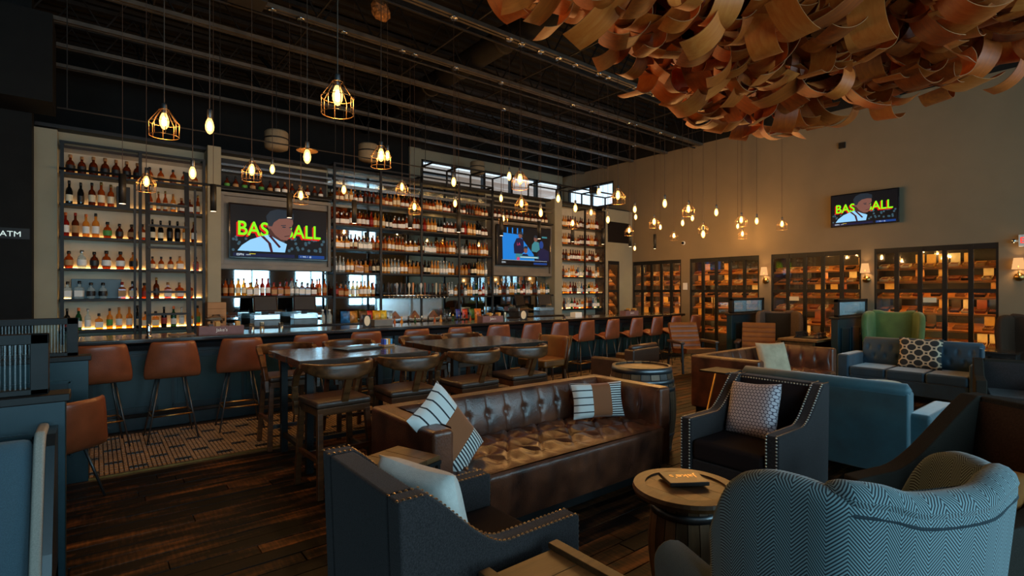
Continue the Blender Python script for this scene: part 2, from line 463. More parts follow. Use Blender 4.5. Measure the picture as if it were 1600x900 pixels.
# roof deck (ribbed) and open-web joists
d = MB(); x0, x1 = -3.35, 12.36; yy = -4.4; prof = []
while yy < 12.7:
    prof += [(yy, 6.22), (yy+.1, 6.22), (yy+.13, 6.17), (yy+.19, 6.17)]; yy += .22
for i in range(len(prof)-1):
    (a, za), (b, zb) = prof[i], prof[i+1]
    d.add([(x0,a,za),(x1,a,za),(x1,b,zb),(x0,b,zb)], [(0,1,2,3)])
struct(d.build('ceiling', M['deck']))
struct(MB().box(x0, x1, -4.4, 12.7, 6.3, 6.4).build('ceiling_roof', M['deck']))
M['chord'] = mat('brown_chord_steel', (.085,.072,.056), .45, 0, .3)
JY = [-2.3, -.9, .5, 1.9, 3.2, 4.7, 6.05, 7.4, 8.45, 9.6, 10.6, 11.55]
WHICH = {4.7:'just behind the veneer cloud', 6.05:'second from the veneer cloud', 7.4:'carrying the long row of pendant roses', 8.45:'next beyond the pendant rose row', 9.6:'directly above the bottle shelving', 10.6:'second from the clerestory windows', 11.55:'nearest the clerestory windows'}
webme = MB().bar((0,0,5.46), (.38,0,6.1), .018, .018).mesh('web_bar', M['deck'])
webme2 = MB().bar((0,0,6.1), (.38,0,5.46), .018, .018).mesh('web_bar', M['deck'])
for k, jy in enumerate(JY):
    if jy < 3: continue
    t = thing('roof_joist', 'dark open-web steel roof joist ' + WHICH.get(jy, 'over the veneer cloud'), 'joist', (0, jy, 0))
    for s in (-1, 1):
        MB().box(-3.2, 12.2, s*.035-.022, s*.035+.022, 5.41, 5.465).build('bottom_chord', M['chord'], t)
    MB().box(-3.2, 12.2, -.06, .06, 6.1, 6.165).build('top_chord', M['joist'], t)
    for i in range(19):
        xx = -3.1 + i*.8
        inst('web_bar', webme, t, (xx, 0, 0)); inst('web_bar', webme2, t, (xx+.38, 0, 0))
def bridging(x, lab):
    t = thing('bridging_row', lab, 'bracing', (x, 0, 0))
    js = [j for j in JY if j > 4]
    for a, b in zip(js, js[1:]):
        o = MB().bar((-.03, a+.06, 5.5), (-.03, b-.06, 6.05), .025, .025).bar((.03, a+.06, 5.5), (.03, b-.06, 6.05), .025, .025).build('angle_pair', M['joist'], t)
        MB().bar((0, a+.06, 5.47), (0, b-.06, 5.47), .02, .02).build('tie_rod', M['joist'], t)
for i, x in enumerate((.6, 2.4, 4.2, 6.0, 7.8, 9.6, 11.2)):
    bridging(x, 'row of slanted angle bracing between joists, %s from the left wall' % nth(i+1))
for i, (yy, z) in enumerate(((7.4, 5.36), (6.05, 5.36))):
    tag(MB().tube([(-3.1, yy+.11, z), (12.1, yy+.11, z)], .018, 6).build('conduit', M['joist']), ('thin conduit running beside the joist with the pendant roses', 'thin conduit beside the joist nearer the veneer cloud')[i], 'conduit')
t = thing('air_duct', 'dark round air duct crossing above the joists mid-room', 'duct', (0, 0, 0))
MB().tube([(5.2, 5.2, 5.75), (5.2, 12.3, 5.75)], .2, 16).build('duct_tube', M['deck'], t, smooth=True)
for yy in (6.7, 8.0, 9.1, 10.2): MB().tube([(5.2, yy-.03, 5.75), (5.2, yy+.03, 5.75)], .215, 16).build('seam_band', M['joist'], t, smooth=True)
M['foil'] = mat('torn_tan_insulation', lin(150,105,62), .7, 0, .6, 30, 40, .9)
def lump(loc, r, lab):
    b = bmesh.new(); bmesh.ops.create_icosphere(b, subdivisions=3, radius=r)
    rr = random.Random(r)
    for v in b.verts: v.co *= rr.uniform(.8, 1.08); v.co.x *= 1.5
    me = bpy.data.meshes.new('insulation'); b.to_mesh(me); b.free(); me.materials.append(M['foil'])
    tag(inst('pipe_insulation', me, None, loc, (0, .2, .6)), lab, 'insulation')
lump((4.72, 5.4, 5.62), .18, 'tan torn pipe insulation under roof left of the veneer cloud')
lump((3.15, 6.9, 5.62), .12, 'smaller tan lump of insulation between joists above the bar')
t = thing('unit_heater', 'small dark boxed heater hung at the ceiling edge, top left', 'heater', (1.45, 7.0, 5.2))
MB().box(-.2, .2, -.15, .15, 0, .3).build('housing', M['joist'], t, bevel=.01)
for i in range(5): MB().box(-.18, .18, -.165, -.15, .03+i*.052, .055+i*.052).build('louvre', M['steelgrey'], t)
# ------------------------------------------------------------------ bar
bar = thing('bar_counter', 'long teal panelled bar counter with dark timber top', 'bar', (0, 0, 0))
BX0, BX1 = -.12, 11.6
MB().box(BX0, BX1, 7.66, 8.25, .0, 1.02).build('carcass', M['tealdeep'], bar)
MB().box(BX0, BX1, 7.58, 7.66, 0, .17).build('plinth', M['tealdeep'], bar, bevel=.008)
MB().box(BX0-.04, BX1, 7.46, 8.3, 1.035, 1.09).build('worktop', M['barwood'], bar, bevel=.012)
MB().prism([(7.5,1.035),(7.66,1.035),(7.66,.94),(7.6,.94),(7.58,1.0)], BX0, BX1).build('crown_moulding', M['tealdeep'], bar)
pw = .78; n = int((BX1-BX0)/pw); pw = (BX1-BX0)/n
stile = MB().box(-.07, .07, 7.625, 7.66, .17, .94).mesh('stile', M['teal'])
panel = MB()
a, b = .13, pw-.13
panel.prism([(a-.05,.25),(b+.05,.25),(b+.05,.88),(a-.05,.88)], 7.645, 7.66, 'y')
panel.prism([(a,.31),(b,.31),(b,.82),(a,.82)], 7.632, 7.65, 'y')
panel = panel.mesh('panel', M['teal'])
fr = MB()
for p, q in (((a-.05,.25),(b+.05,.25)), ((b+.05,.25),(b+.05,.88)), ((b+.05,.88),(a-.05,.88)), ((a-.05,.88),(a-.05,.25))):
    fr.bar((p[0], 7.635, p[1]), (q[0], 7.635, q[1]), .03, .03)
fr = fr.mesh('panel_bead', M['tealdeep'])
for i in range(n+1):
    inst('stile', stile, bar, (BX0+i*pw, 0, 0))
    if i < n:
        p = inst('panel', panel, bar, (BX0+i*pw, 0, 0)); inst('panel_bead', fr, p)
fr = MB().tube([(BX0+.3, 7.42, .2), (BX1-.3, 7.42, .2)], .022, 8).build('foot_rail', M['steelgrey'], bar, smooth=True)
brk = MB().tube([(0,7.42,.2),(0,7.6,.14)], .014, 6).mesh('rail_bracket', M['steelgrey'])
for i in range(8): inst('rail_bracket', brk, bar, (.6+i*1.45, 0, 0))
# back counter
bc = thing('back_bar_counter', 'dark back bar counter below the centre bottle shelves', 'counter', (0,0,0))
MB().box(1.6, 9.06, 9.22, 9.9, 1.0, 1.07).build('worktop', M['barwood'], bc, bevel=.008)
for i in range(8):
    x0 = 1.62 + i*.93
    p = MB().box(x0, x0+.9, 9.28, 9.9, 0, 1.0).build('cabinet_front', M['tealdeep'], bc, bevel=.008)
    MB().bar((x0+.3, 9.26, .85), (x0+.6, 9.26, .85), .015, .015).build('handle', M['steelgrey'], p)
# speed rail behind the bar
sr = thing('speed_rail', 'steel speed rail holding small mixer bottles behind the bar', 'rail', (0,0,0))
MB().box(3.9, 6.4, 8.252, 8.62, .92, .95).build('ledge', M['steelgrey'], sr)
MB().box(3.9, 6.4, 8.36, 8.38, .95, 1.02).build('guard', M['steelgrey'], sr)

# ------------------------------------------------------------------ shelving
def led(x0, x1, z, par, y=9.885):
    MB().box(x0, x1, y-.012, y+.012, z, z+.012).build('light_strip', M['led'], par)
M['led'] = emit('warm_led', (1, .52, .16), 15.0)
M['led2'] = emit('warm_led_soft', (1, .60, .25), 1.6)
SZ = [1.09, 1.54, 1.98, 2.43, 2.89, 3.33]
def shelf_unit(name, label, x0, x1, posts, ztop, zs, back, strips=True, depth=.3):
    t = thing(name, label, 'shelving')
    if back: MB().box(x0, x1, 9.90, 9.918, 1.0, ztop).build('back_panel', back, t)
    for i, z in enumerate(zs):
        s = MB().box(x0, x1, 9.6, 9.9, z-.035, z).build('shelf', M['black'], t, bevel=.003)
        if strips: MB().box(x0+.02, x1-.02, 9.872, 9.892, z+.001, z+.012).build('light_strip', M['led'], s)
    for p in posts:
        MB().box(p-.02, p+.02, 9.57, 9.61, .9, ztop).build('post', M['black'], t)
        MB().box(p-.015, p+.015, 9.6, 9.9, ztop-.04, ztop).build('top_bracket', M['black'], t)
    MB().box(x0, x1, 9.575, 9.605, ztop-.03, ztop).build('top_rail', M['black'], t)
    return t
M['shelfback'] = mat('cream_back_panel', lin(176,166,144), .7, 0, .05)
lu = shelf_unit('bottle_shelving', 'left black steel bottle shelving with ladder against cream panel', -.40, 1.37, (-.37, .52, 1.35), 3.76, SZ, M['shelfback'])
MB().box(-.38, 1.36, 9.6, 9.9, 3.66, 3.7).build('cornice', M['barwood'], lu)
SZC = [1.55, 2.01, 2.46, 2.91, 3.36]
cu = shelf_unit('bottle_shelving', 'wide centre bottle shelving with mirror back and tall posts', 3.44, 7.14, (3.46, 4.38, 5.28, 6.21, 7.12), 4.05, SZC[1:], M['mirror'], False)
for a, b in ((3.44, 4.38), (5.95, 7.14)): MB().box(a, b, 9.6, 9.9, 1.515, 1.55).build('shelf', M['black'], cu, bevel=.003)
MB().box(3.44, 7.14, 9.58, 9.9, 3.74, 3.78).build('metal_fascia', M['chrome'], cu)
MB().box(3.44, 7.14, 9.62, 9.64, 3.60, 3.66).build('metal_fascia', M['chrome'], cu)
ru = shelf_unit('bottle_shelving', 'right bottle shelving beside the grey end wall', 9.34, 11.0, (10.2, 10.98), 3.86, [1.19, 1.6, 2.03, 2.46, 2.88, 3.33], M['shelfback'])
MB().box(10.94, 11.0, 9.58, 9.92, .9, 3.86).build('end_panel', M['barwood'], ru)
# overhead steel rack of the pendant roses above the shelves
for x0, x1, lab in ((5.28, 7.12, 'thin black steel frame projecting over the centre shelving'), (8.2, 11.0, 'thin black steel frame projecting over the right shelving')):
    t = thing('rack_frame', lab, 'frame')
    MB().box(x0, x1, 9.57, 9.6, 4.22, 4.25).build('rail', M['black'], t); MB().box(x0, x1, 9.1, 9.13, 4.22, 4.25).build('rail', M['black'], t)
    for k in range(4):
        x = x0 + (x1-x0)*k/3
        MB().box(x-.015, x+.015, 9.1, 9.6, 4.22, 4.25).build('cross_bar', M['black'], t)
        MB().box(x-.015, x+.015, 9.57, 9.6, 3.9, 4.25).build('upright', M['black'], t)
# panelled television bays
def tv_bay(x0, x1, lab):
    t = thing('television_bay', lab, 'wall panel')
    MB().box(x0, x1, 9.72, 9.9, 2.02, 3.3).build('panel', M['panelgrey'], t, bevel=.006)
    for a, b, c_, d in ((x0, x1, 2.02, 2.1), (x0, x1, 3.24, 3.3), (x0, x0+.05, 2.1, 3.24), (x1-.05, x1, 2.1, 3.24)):
        MB().box(a, b, 9.66, 9.74, c_, d).build('frame', M['panelgrey'], t, bevel=.004)
    MB().box(x0, x1, 9.6, 9.9, 3.32, 3.355).build('shelf', M['black'], t)
    MB().box(x0, x1, 9.6, 9.9, 1.535, 1.57).build('shelf', M['black'], t)
    MB().box(x0, x1, 9.895, 9.918, 1.07, 2.02).build('mirror', M['mirror'], t)
    MB().box(x0, x1, 9.895, 9.918, 3.36, 3.9).build('back_panel', M['cap'], t)
    for z in (3.72, 3.62): MB().box(x0, x1, 9.6, 9.64, z, z+.035).build('metal_fascia', M['chrome'], t)
tv_bay(1.6, 3.42, 'grey panelled bay around the large basketball television')
tv_bay(7.18, 9.05, 'grey panelled bay around the second television near the right pillar')

# rolling ladder
ld = thing('rolling_ladder', 'black steel rolling ladder leaning on the left bottle shelving', 'ladder', (0,0,0))
for x in (.60, 1.10): MB().bar((x, 9.05, 0), (x, 9.5, 3.5), .035, .06).build('stringer', M['black'], ld)
for i in range(10):
    z = .32+i*.33; yy = 9.05 + .45*z/3.5
    MB().box(.60, 1.10, yy-.05, yy+.05, z-.015, z+.015).build('rung', M['black'], ld)
for x in (.45, 1.22): MB().bar((x, 9.5, .95), (x, 9.52, 3.25), .03, .03).build('side_post', M['black'], ld)
for x in (.60, 1.10): MB().bar((x, 9.48, 3.38), (x, 9.56, 3.38), .03, .04).build('hook', M['black'], ld)
t = thing('hanging_rail', 'thin dark rail hung above the left shelving on rods', 'rail')
MB().tube([(-.4, 9.1, 4.08), (5.25, 9.1, 4.1)], .012, 6).build('rail_tube', M['joist'], t)
for x in (-.3, 1.5, 3.3, 5.1): MB().tube([(x, 9.1, 4.08), (x, 9.1, 6.17)], .006, 5).build('rod', M['joist'], t)
tag(MB().tube([(-.4, 9.54, 3.36), (3.4, 9.54, 3.36)], .017, 8).build('ladder_rail', M['black'], smooth=True), 'black ladder rail tube along the left shelving and television bay', 'rail')

# ------------------------------------------------------------------ bottles
LIQ = [liquor('amber_spirit', lin(170,78,20), .45), liquor('dark_bourbon', lin(105,40,12), .4), liquor('pale_gold_spirit', lin(215,150,60), .5), liquor('clear_spirit', lin(190,200,200), .62), liquor('black_glass', lin(16,18,18), .1), liquor('green_glass', lin(30,80,45), .35), liquor('red_spirit', lin(150,28,12), .4), liquor('blue_glass', lin(70,110,150), .4)]
LIQN = ['amber','dark bourbon','pale gold','clear','black','green','red','blue glass']
LAB = [mat('cream_paper', lin(222,208,176), .7, 0, .06), mat('black_paper', lin(22,22,24), .5, 0, .1), mat('white_paper', lin(228,226,220), .7, 0, .04), mat('green_paper', lin(70,140,60), .6, 0, .1), mat('tan_paper', lin(170,128,82), .7, 0, .1), mat('red_paper', lin(150,38,28), .6, 0, .1)]
LABN = ['cream','black','white','green','tan','red']
CAPM = [mat('black_cap', (.012,.012,.012), .4), mat('gold_cap', (.5,.33,.1), .3, .9), mat('red_wax', lin(130,20,12), .4), mat('cork_top', lin(150,105,62), .8), mat('silver_cap', (.6,.6,.6), .3, .9), mat('orange_cap', lin(205,100,40), .5)]
CAPN = ['black','gold','red','cork','silver','orange']
SH = {  # name: profile (r,z) of the body, label z0,z1, cap r,z0,z1
 'tall':  ([(.034,0),(.037,.006),(.037,.17),(.030,.195),(.014,.215),(.013,.27)], (.05,.14), (.015,.262,.30)),
 'squat': ([(.036,0),(.041,.012),(.043,.07),(.040,.115),(.030,.14),(.014,.155),(.013,.185)], (.03,.095), (.017,.18,.215)),
 'round': ([(.034,0),(.042,.02),(.047,.06),(.045,.10),(.034,.135),(.015,.15),(.014,.18)], (.035,.10), (.019,.175,.21)),
 'square':([(.038,0),(.042,.005),(.042,.135),(.036,.15),(.016,.162),(.015,.2)], (.03,.11), (.018,.195,.235)),
 'slim':  ([(.030,0),(.032,.005),(.032,.16),(.022,.20),(.012,.225),(.012,.285)], (.04,.13), (.014,.275,.315)),
 'wine':  ([(.034,0),(.036,.006),(.036,.16),(.026,.2),(.014,.22),(.0135,.29)], (.04,.12), (.015,.255,.297)),
}
SHN = {'tall':'tall','squat':'squat','round':'round-bodied','square':'square-shouldered','slim':'slim','wine':'long-necked'}
BMC = {}
def bparts(sh, li, la, ca, seg=10):
    key = (sh, li, la, ca)
    if key not in BMC:
        pr, (l0, l1), (cr, c0, c1) = SH[sh]
        g = 4 if sh == 'square' else seg
        rr = math.sqrt(2) if sh == 'square' else 1
        b = MB(); b.M = Matrix.Rotation(PI/4 if sh == 'square' else 0, 4, 'Z')
        b.lathe([(r*rr if z < .16 else r*1.2 if g == 4 else r, z) for r, z in pr], g)
        body = b.mesh('bottle', LIQ[li], smooth=(g != 4))
        def rad(z):
            for (r0, z0), (r1, z1) in zip(pr, pr[1:]):
                if z0 <= z <= z1: return r0 + (r1-r0)*(z-z0)/max(1e-6, z1-z0)
            return pr[-1][0]
        b = MB(); b.M = Matrix.Rotation(PI/4 if sh == 'square' else 0, 4, 'Z')
        zz = [l0 + (l1-l0)*k/3 for k in range(4)]
        b.lathe([((rad(z)+.0012)*rr, z) for z in zz], g, cap=False)
        lab = b.mesh('label', LAB[la], smooth=(g != 4))
        cap = MB().lathe([(cr,c0),(cr*1.05,c0+.008),(cr,c1)], 8).mesh('cap', CAPM[ca], smooth=True)
        one = MB(); one.M = Matrix.Rotation(PI/4 if sh == 'square' else 0, 4, 'Z')
        one.lathe([(r*rr if z < .16 else r*1.2 if g == 4 else r, z) for r, z in pr], g); one.m = 1
        one.lathe([((rad(z)+.0012)*rr, z) for z in zz], g, cap=False); one.m = 2
        one.lathe([(cr,c0),(cr*1.05,c0+.008),(cr,c1)], 8)
        one = one.mesh('bottle', [LIQ[li], LAB[la], CAPM[ca]], smooth=(g != 4))
        BMC[key] = (body, lab, cap, one)
    return BMC[key]
rb = random.Random(11)
NB = [0]; far = {}
def bottle(x, y, z, key, sc, label, group, parts):
    sh, li, la, ca = key
    body, lab, cap, one = bparts(*key)
    rz = rb.uniform(-.3, .3)
    if parts:
        o = inst('bottle', body, None, (x, y, z), (0,0,rz), sc)
        inst('label', lab, o); inst('cap', cap, o)
    else:
        o = inst('bottle', one, None, (x, y, z), (0,0,rz), sc)
    tag(o, label, 'bottle', group); NB[0] += 1
def row(x0, x1, y, z, runs, where, group, sc=1.0, gap=.012, parts=True, skip=None, fill=None, farmode=False):
    """runs: list of (key, count) repeated along a shelf"""
    x = x0; i = 1; lst = []
    seq = [k for k, n in runs for _ in range(n)]; q = 0
    while True:
        key = seq[q % len(seq)]; q += 1
        r = max(p[0] for p in SH[key[0]][0])*sc
        if x + 2*r > x1: break
        cx = x + r; x += 2*r + gap*rb.uniform(.7, 1.5)
        if skip and skip[0] < cx < skip[1]: continue
        lst.append((cx, key))
    for cx, key in lst:
        s = sc*rb.uniform(.95, 1.05)
        if farmode:
            far.setdefault(key, []).append((cx, y + rb.uniform(-.02, .02), z, s))
        else:
            sh, li, la, ca = key
            lab = '%s %s bottle, %s from the left on %s' % (SHN[sh], LIQN[li], nth(i), where)
            bottle(cx, y + rb.uniform(-.012, .012), z, key, s, lab, group, parts)
        i += 1
U = 'left shelving'
row(-.34, .58, 9.72, SZ[5], [(('squat',1,1,3),9)], 'top shelf of ' + U, 'whiskey bottles on the left shelving', 1.26, .018)
row(.60, 1.32, 9.72, SZ[5], [(('squat',0,4,0),5)], 'right half of top shelf, ' + U, 'whiskey bottles on the left shelving', 1.05, .05)
row(-.34, .22, 9.72, SZ[4], [(('wine',4,0,0),1),(('wine',4,1,0),1),(('tall',1,0,0),1),(('tall',0,0,1),3)], 'second shelf of ' + U, 'whiskey bottles on the left shelving', 1.15, .030)
row(.62, 1.32, 9.72, SZ[4], [(('slim',0,0,1),3),(('tall',2,2,3),1),(('square',1,2,3),2)], 'right half of second shelf, ' + U, 'whiskey bottles on the left shelving', 1.0, .03)
row(-.38, .06, 9.72, SZ[3], [(('tall',6,2,5),1),(('tall',1,4,2),1),(('tall',2,2,5),1),(('tall',2,2,0),1)], 'third shelf of ' + U, 'whiskey bottles on the left shelving', 1.15, .028)
row(.08, .62, 9.72, SZ[3], [(('round',0,3,0),1),(('round',1,1,0),1),(('round',1,4,0),1),(('round',0,0,0),1)], 'middle of third shelf, ' + U, 'whiskey bottles on the left shelving', 1.12, .028)
row(.64, 1.33, 9.72, SZ[3], [(('wine',4,0,0),2),(('tall',4,1,0),2),(('tall',2,0,1),1),(('tall',1,2,1),2)], 'right half of third shelf, ' + U, 'whiskey bottles on the left shelving', 1.1, .03)
row(-.36, .62, 9.72, SZ[2], [(('round',0,4,0),1),(('round',3,2,4),1),(('round',1,1,0),1),(('round',0,2,0),2),(('round',2,1,3),1)], 'fourth shelf of ' + U, 'whiskey bottles on the left shelving', 1.22, .035)
row(.64, 1.33, 9.72, SZ[2], [(('squat',0,0,0),3),(('square',2,2,3),1),(('tall',2,2,1),1),(('square',0,5,0),2),(('tall',1,1,0),1)], 'right half of fourth shelf, ' + U, 'whiskey bottles on the left shelving', .95, .03)
row(-.36, .24, 9.70, SZ[1], [(('square',3,2,0),2),(('round',3,1,0),2),(('square',4,2,0),1)], 'fifth shelf of ' + U, 'whiskey bottles on the left shelving', 1.08, .03)
row(.26, 1.33, 9.72, SZ[1], [(('square',0,4,2),1),(('square',1,0,0),1),(('round',0,5,0),1),(('tall',1,1,1),1),(('square',0,2,3),2)], 'right half of fifth shelf, ' + U, 'whiskey bottles on the left shelving', 1.08, .045)
row(-.36, 1.33, 9.72, SZ[0], [(('tall',4,5,0),1),(('wine',5,2,5),1),(('tall',3,2,4),1),(('square',2,2,0),1),(('tall',2,3,0),1),(('tall',2,2,3),2),(('slim',4,0,0),1),(('square',2,0,0),2)], 'bottom shelf of ' + U, 'whiskey bottles on the left shelving', 1.05, .035)
n_left = NB[0]
row(1.66, 3.36, 9.72, 3.355, [(('squat',1,3,0),1),(('squat',1,4,0),1)] * 3 + [(('squat',1,2,3),2),(('squat',1,1,3),1)] * 3, 'shelf above the basketball television', 'bottles above the basketball television', 1.05, .035)
row(1.64, 3.38, 9.70, 1.57, [(('tall',0,4,0),2),(('tall',2,0,4),2),(('square',2,2,3),2),(('tall',6,2,2),2),(('square',0,4,2),3),(('wine',3,2,2),2),(('square',1,2,0),3)], 'shelf below the basketball television', 'bottles below the basketball television', 1.02, .014)
CU = 'centre shelving'
for zi, (z, runs) in enumerate(((3.36, [(('squat',0,0,0),2),(('tall',2,0,3),2),(('round',0,2,0),2),(('tall',1,1,1),3),(('square',0,4,0),2)]),
                 (2.91, [(('square',1,2,4),3),(('tall',0,2,4),3),(('tall',1,2,0),2),(('tall',6,5,2),1),(('tall',2,0,1),3),(('slim',4,2,0),2)]),
                 (2.46, [(('square',2,2,4),3),(('tall',1,0,0),2),(('square',3,2,0),3),(('tall',0,4,1),4),(('tall',2,2,2),2),(('slim',0,0,4),3)]),
                 (2.01, [(('slim',3,2,4),3),(('tall',2,2,0),2),(('square',2,4,3),3),(('tall',1,1,0),1),(('tall',4,0,0),2),(('slim',2,0,1),3)]))):
    nm = ('top', 'second', 'third', 'fourth')[zi]
    g = 'bottles on the centre shelving'
    row(3.50, 6.18, 9.70, z, runs, '%s shelf of %s' % (nm, CU), g, .98, .010, parts=False)
    row(6.24, 7.10, 9.70, z, runs[2:] + runs[:2], '', g, .98, .010, farmode=True)
    row(3.50, 7.10, 9.80, z, runs[1:] + runs[:1], '', g, .92, .02, farmode=True)
row(3.50, 4.34, 9.70, 1.55, [(('tall',1,5,0),1),(('square',0,4,3),2),(('slim',3,2,0),3),(('tall',2,2,1),3),(('tall',0,0,2),2)], 'lowest left shelf of ' + CU, 'bottles on the centre shelving', .98, .010, parts=False)
mixr = [(('slim',3,2,4),2),(('square',2,2,4),1),(('tall',1,1,0),2),(('square',3,2,0),1),(('tall',2,0,1),2),(('slim',7,2,4),1),(('tall',5,2,1),1),(('round',0,2,0),1),(('tall',6,2,0),1)]
row(6.0, 7.10, 9.70, 1.55, mixr, '', '', .95, .01, farmode=True)
row(7.22, 9.02, 9.70, 3.355, [(('squat',1,2,3),3),(('squat',1,0,3),2)], '', '', 1.0, .03, farmode=True)
row(7.22, 9.02, 9.70, 1.57, mixr, '', '', .95, .01, farmode=True)
for z in (1.19, 1.6, 2.03, 2.46, 2.88, 3.33):
    rr = mixr[:]; rb.shuffle(rr)
    if z > 2.2: rr = [(k if k[1] not in (3, 7, 5) else ('tall',1,2,0), n) for k, n in rr]
    row(9.38, 10.92, 9.70, z, rr, '', '', .98, .012, farmode=True)
print('bottles', NB[0])
fb = MB(); mats = LIQ + LAB + CAPM
for key, lst in far.items():
    sh, li, la, ca = key; pr, (l0, l1), (cr, c0, c1) = SH[sh]
    for (x, y, z, s) in lst:
        fb.M = Matrix.Translation((x, y, z)) @ Matrix.Scale(s, 4)
        fb.m = li; fb.lathe([(r, zz) for r, zz in pr], 7)
        fb.m = len(LIQ)+la; rl = max(r for r, _ in pr)+.001; fb.lathe([(rl, l0), (rl, l1)], 7, cap=False)
        fb.m = len(LIQ)+len(LAB)+ca; fb.lathe([(cr, c0), (cr, c1)], 6)
o = stuff(fb.build('distant_bottles', mats, smooth=True))
tag(o, 'crowded spirit bottles on the right and rear of the mirrored shelving', 'bottles')

# books and frames among the bottles
tag(MB().box(.24, .4, 9.66, 9.86, SZ[4], SZ[4]+.32).build('presentation_box', M['cap'], bevel=.004), 'tall dark presentation box on the left shelving behind the lamp', 'box')
tag(MB().box(.74, .94, 9.84, 9.86, SZ[4], SZ[4]+.3).build('framed_certificate', LAB[0], bevel=.004), 'small pale framed sheet on the left shelving second shelf', 'picture frame')
tag(MB().box(-.28, .3, 9.83, 9.87, SZ[1], SZ[1]+.29).build('gift_box', M['teal'], bevel=.004), 'flat teal gift box behind bottles on the fifth left shelf', 'box')

# ------------------------------------------------------------------ televisions
def flat(b, pts, y): b.poly([(x, y, z) for x, z in pts])
E_ = {}
for nme, c_, s in (('bg', lin(10,13,18), .8), ('crowd', lin(60,90,105), .7), ('green', lin(120,225,20), 1.1), ('red', lin(200,20,16), 1.0), ('jersey', lin(140,195,235), .95), ('maroon', lin(62,18,34), .8), ('skin', lin(128,84,74), .75), ('skin2', lin(78,46,42), .7), ('hair', lin(34,44,54), .8), ('bar', lin(18,60,130), .8), ('textw', lin(215,230,240), .9), ('blue', lin(20,120,205), .9), ('navy', lin(18,24,60), .8), ('teal', lin(60,130,140), .8), ('pink', lin(205,60,110), .8), ('yel', lin(220,200,30), .9)):
    E_[nme] = emit('screen_' + nme, c_, s, 'NONE')
EK = list(E_); EM = [E_[k] for k in EK]
def text_mesh(s, size, m, extrude=0, align='CENTER', name='lettering', shear=0, bold=0):
    cu_ = bpy.data.curves.new('t', 'FONT'); cu_.body = s; cu_.size = size; cu_.extrude = extrude; cu_.align_x = align; cu_.align_y = 'CENTER'; cu_.shear = shear; cu_.offset = bold*size
    o = bpy.data.objects.new('t', cu_); C.objects.link(o)
    dg = bpy.context.evaluated_depsgraph_get(); me = bpy.data.meshes.new_from_object(o.evaluated_get(dg))
    bpy.data.objects.remove(o); me.materials.clear(); me.materials.append(m); me.name = name
    return me
def ell(cx, cz, rx, rz, n=18, a0=0, a1=2*PI): return [(cx+rx*math.cos(a0+(a1-a0)*k/n), cz+rz*math.sin(a0+(a1-a0)*k/n)) for k in range(n)]
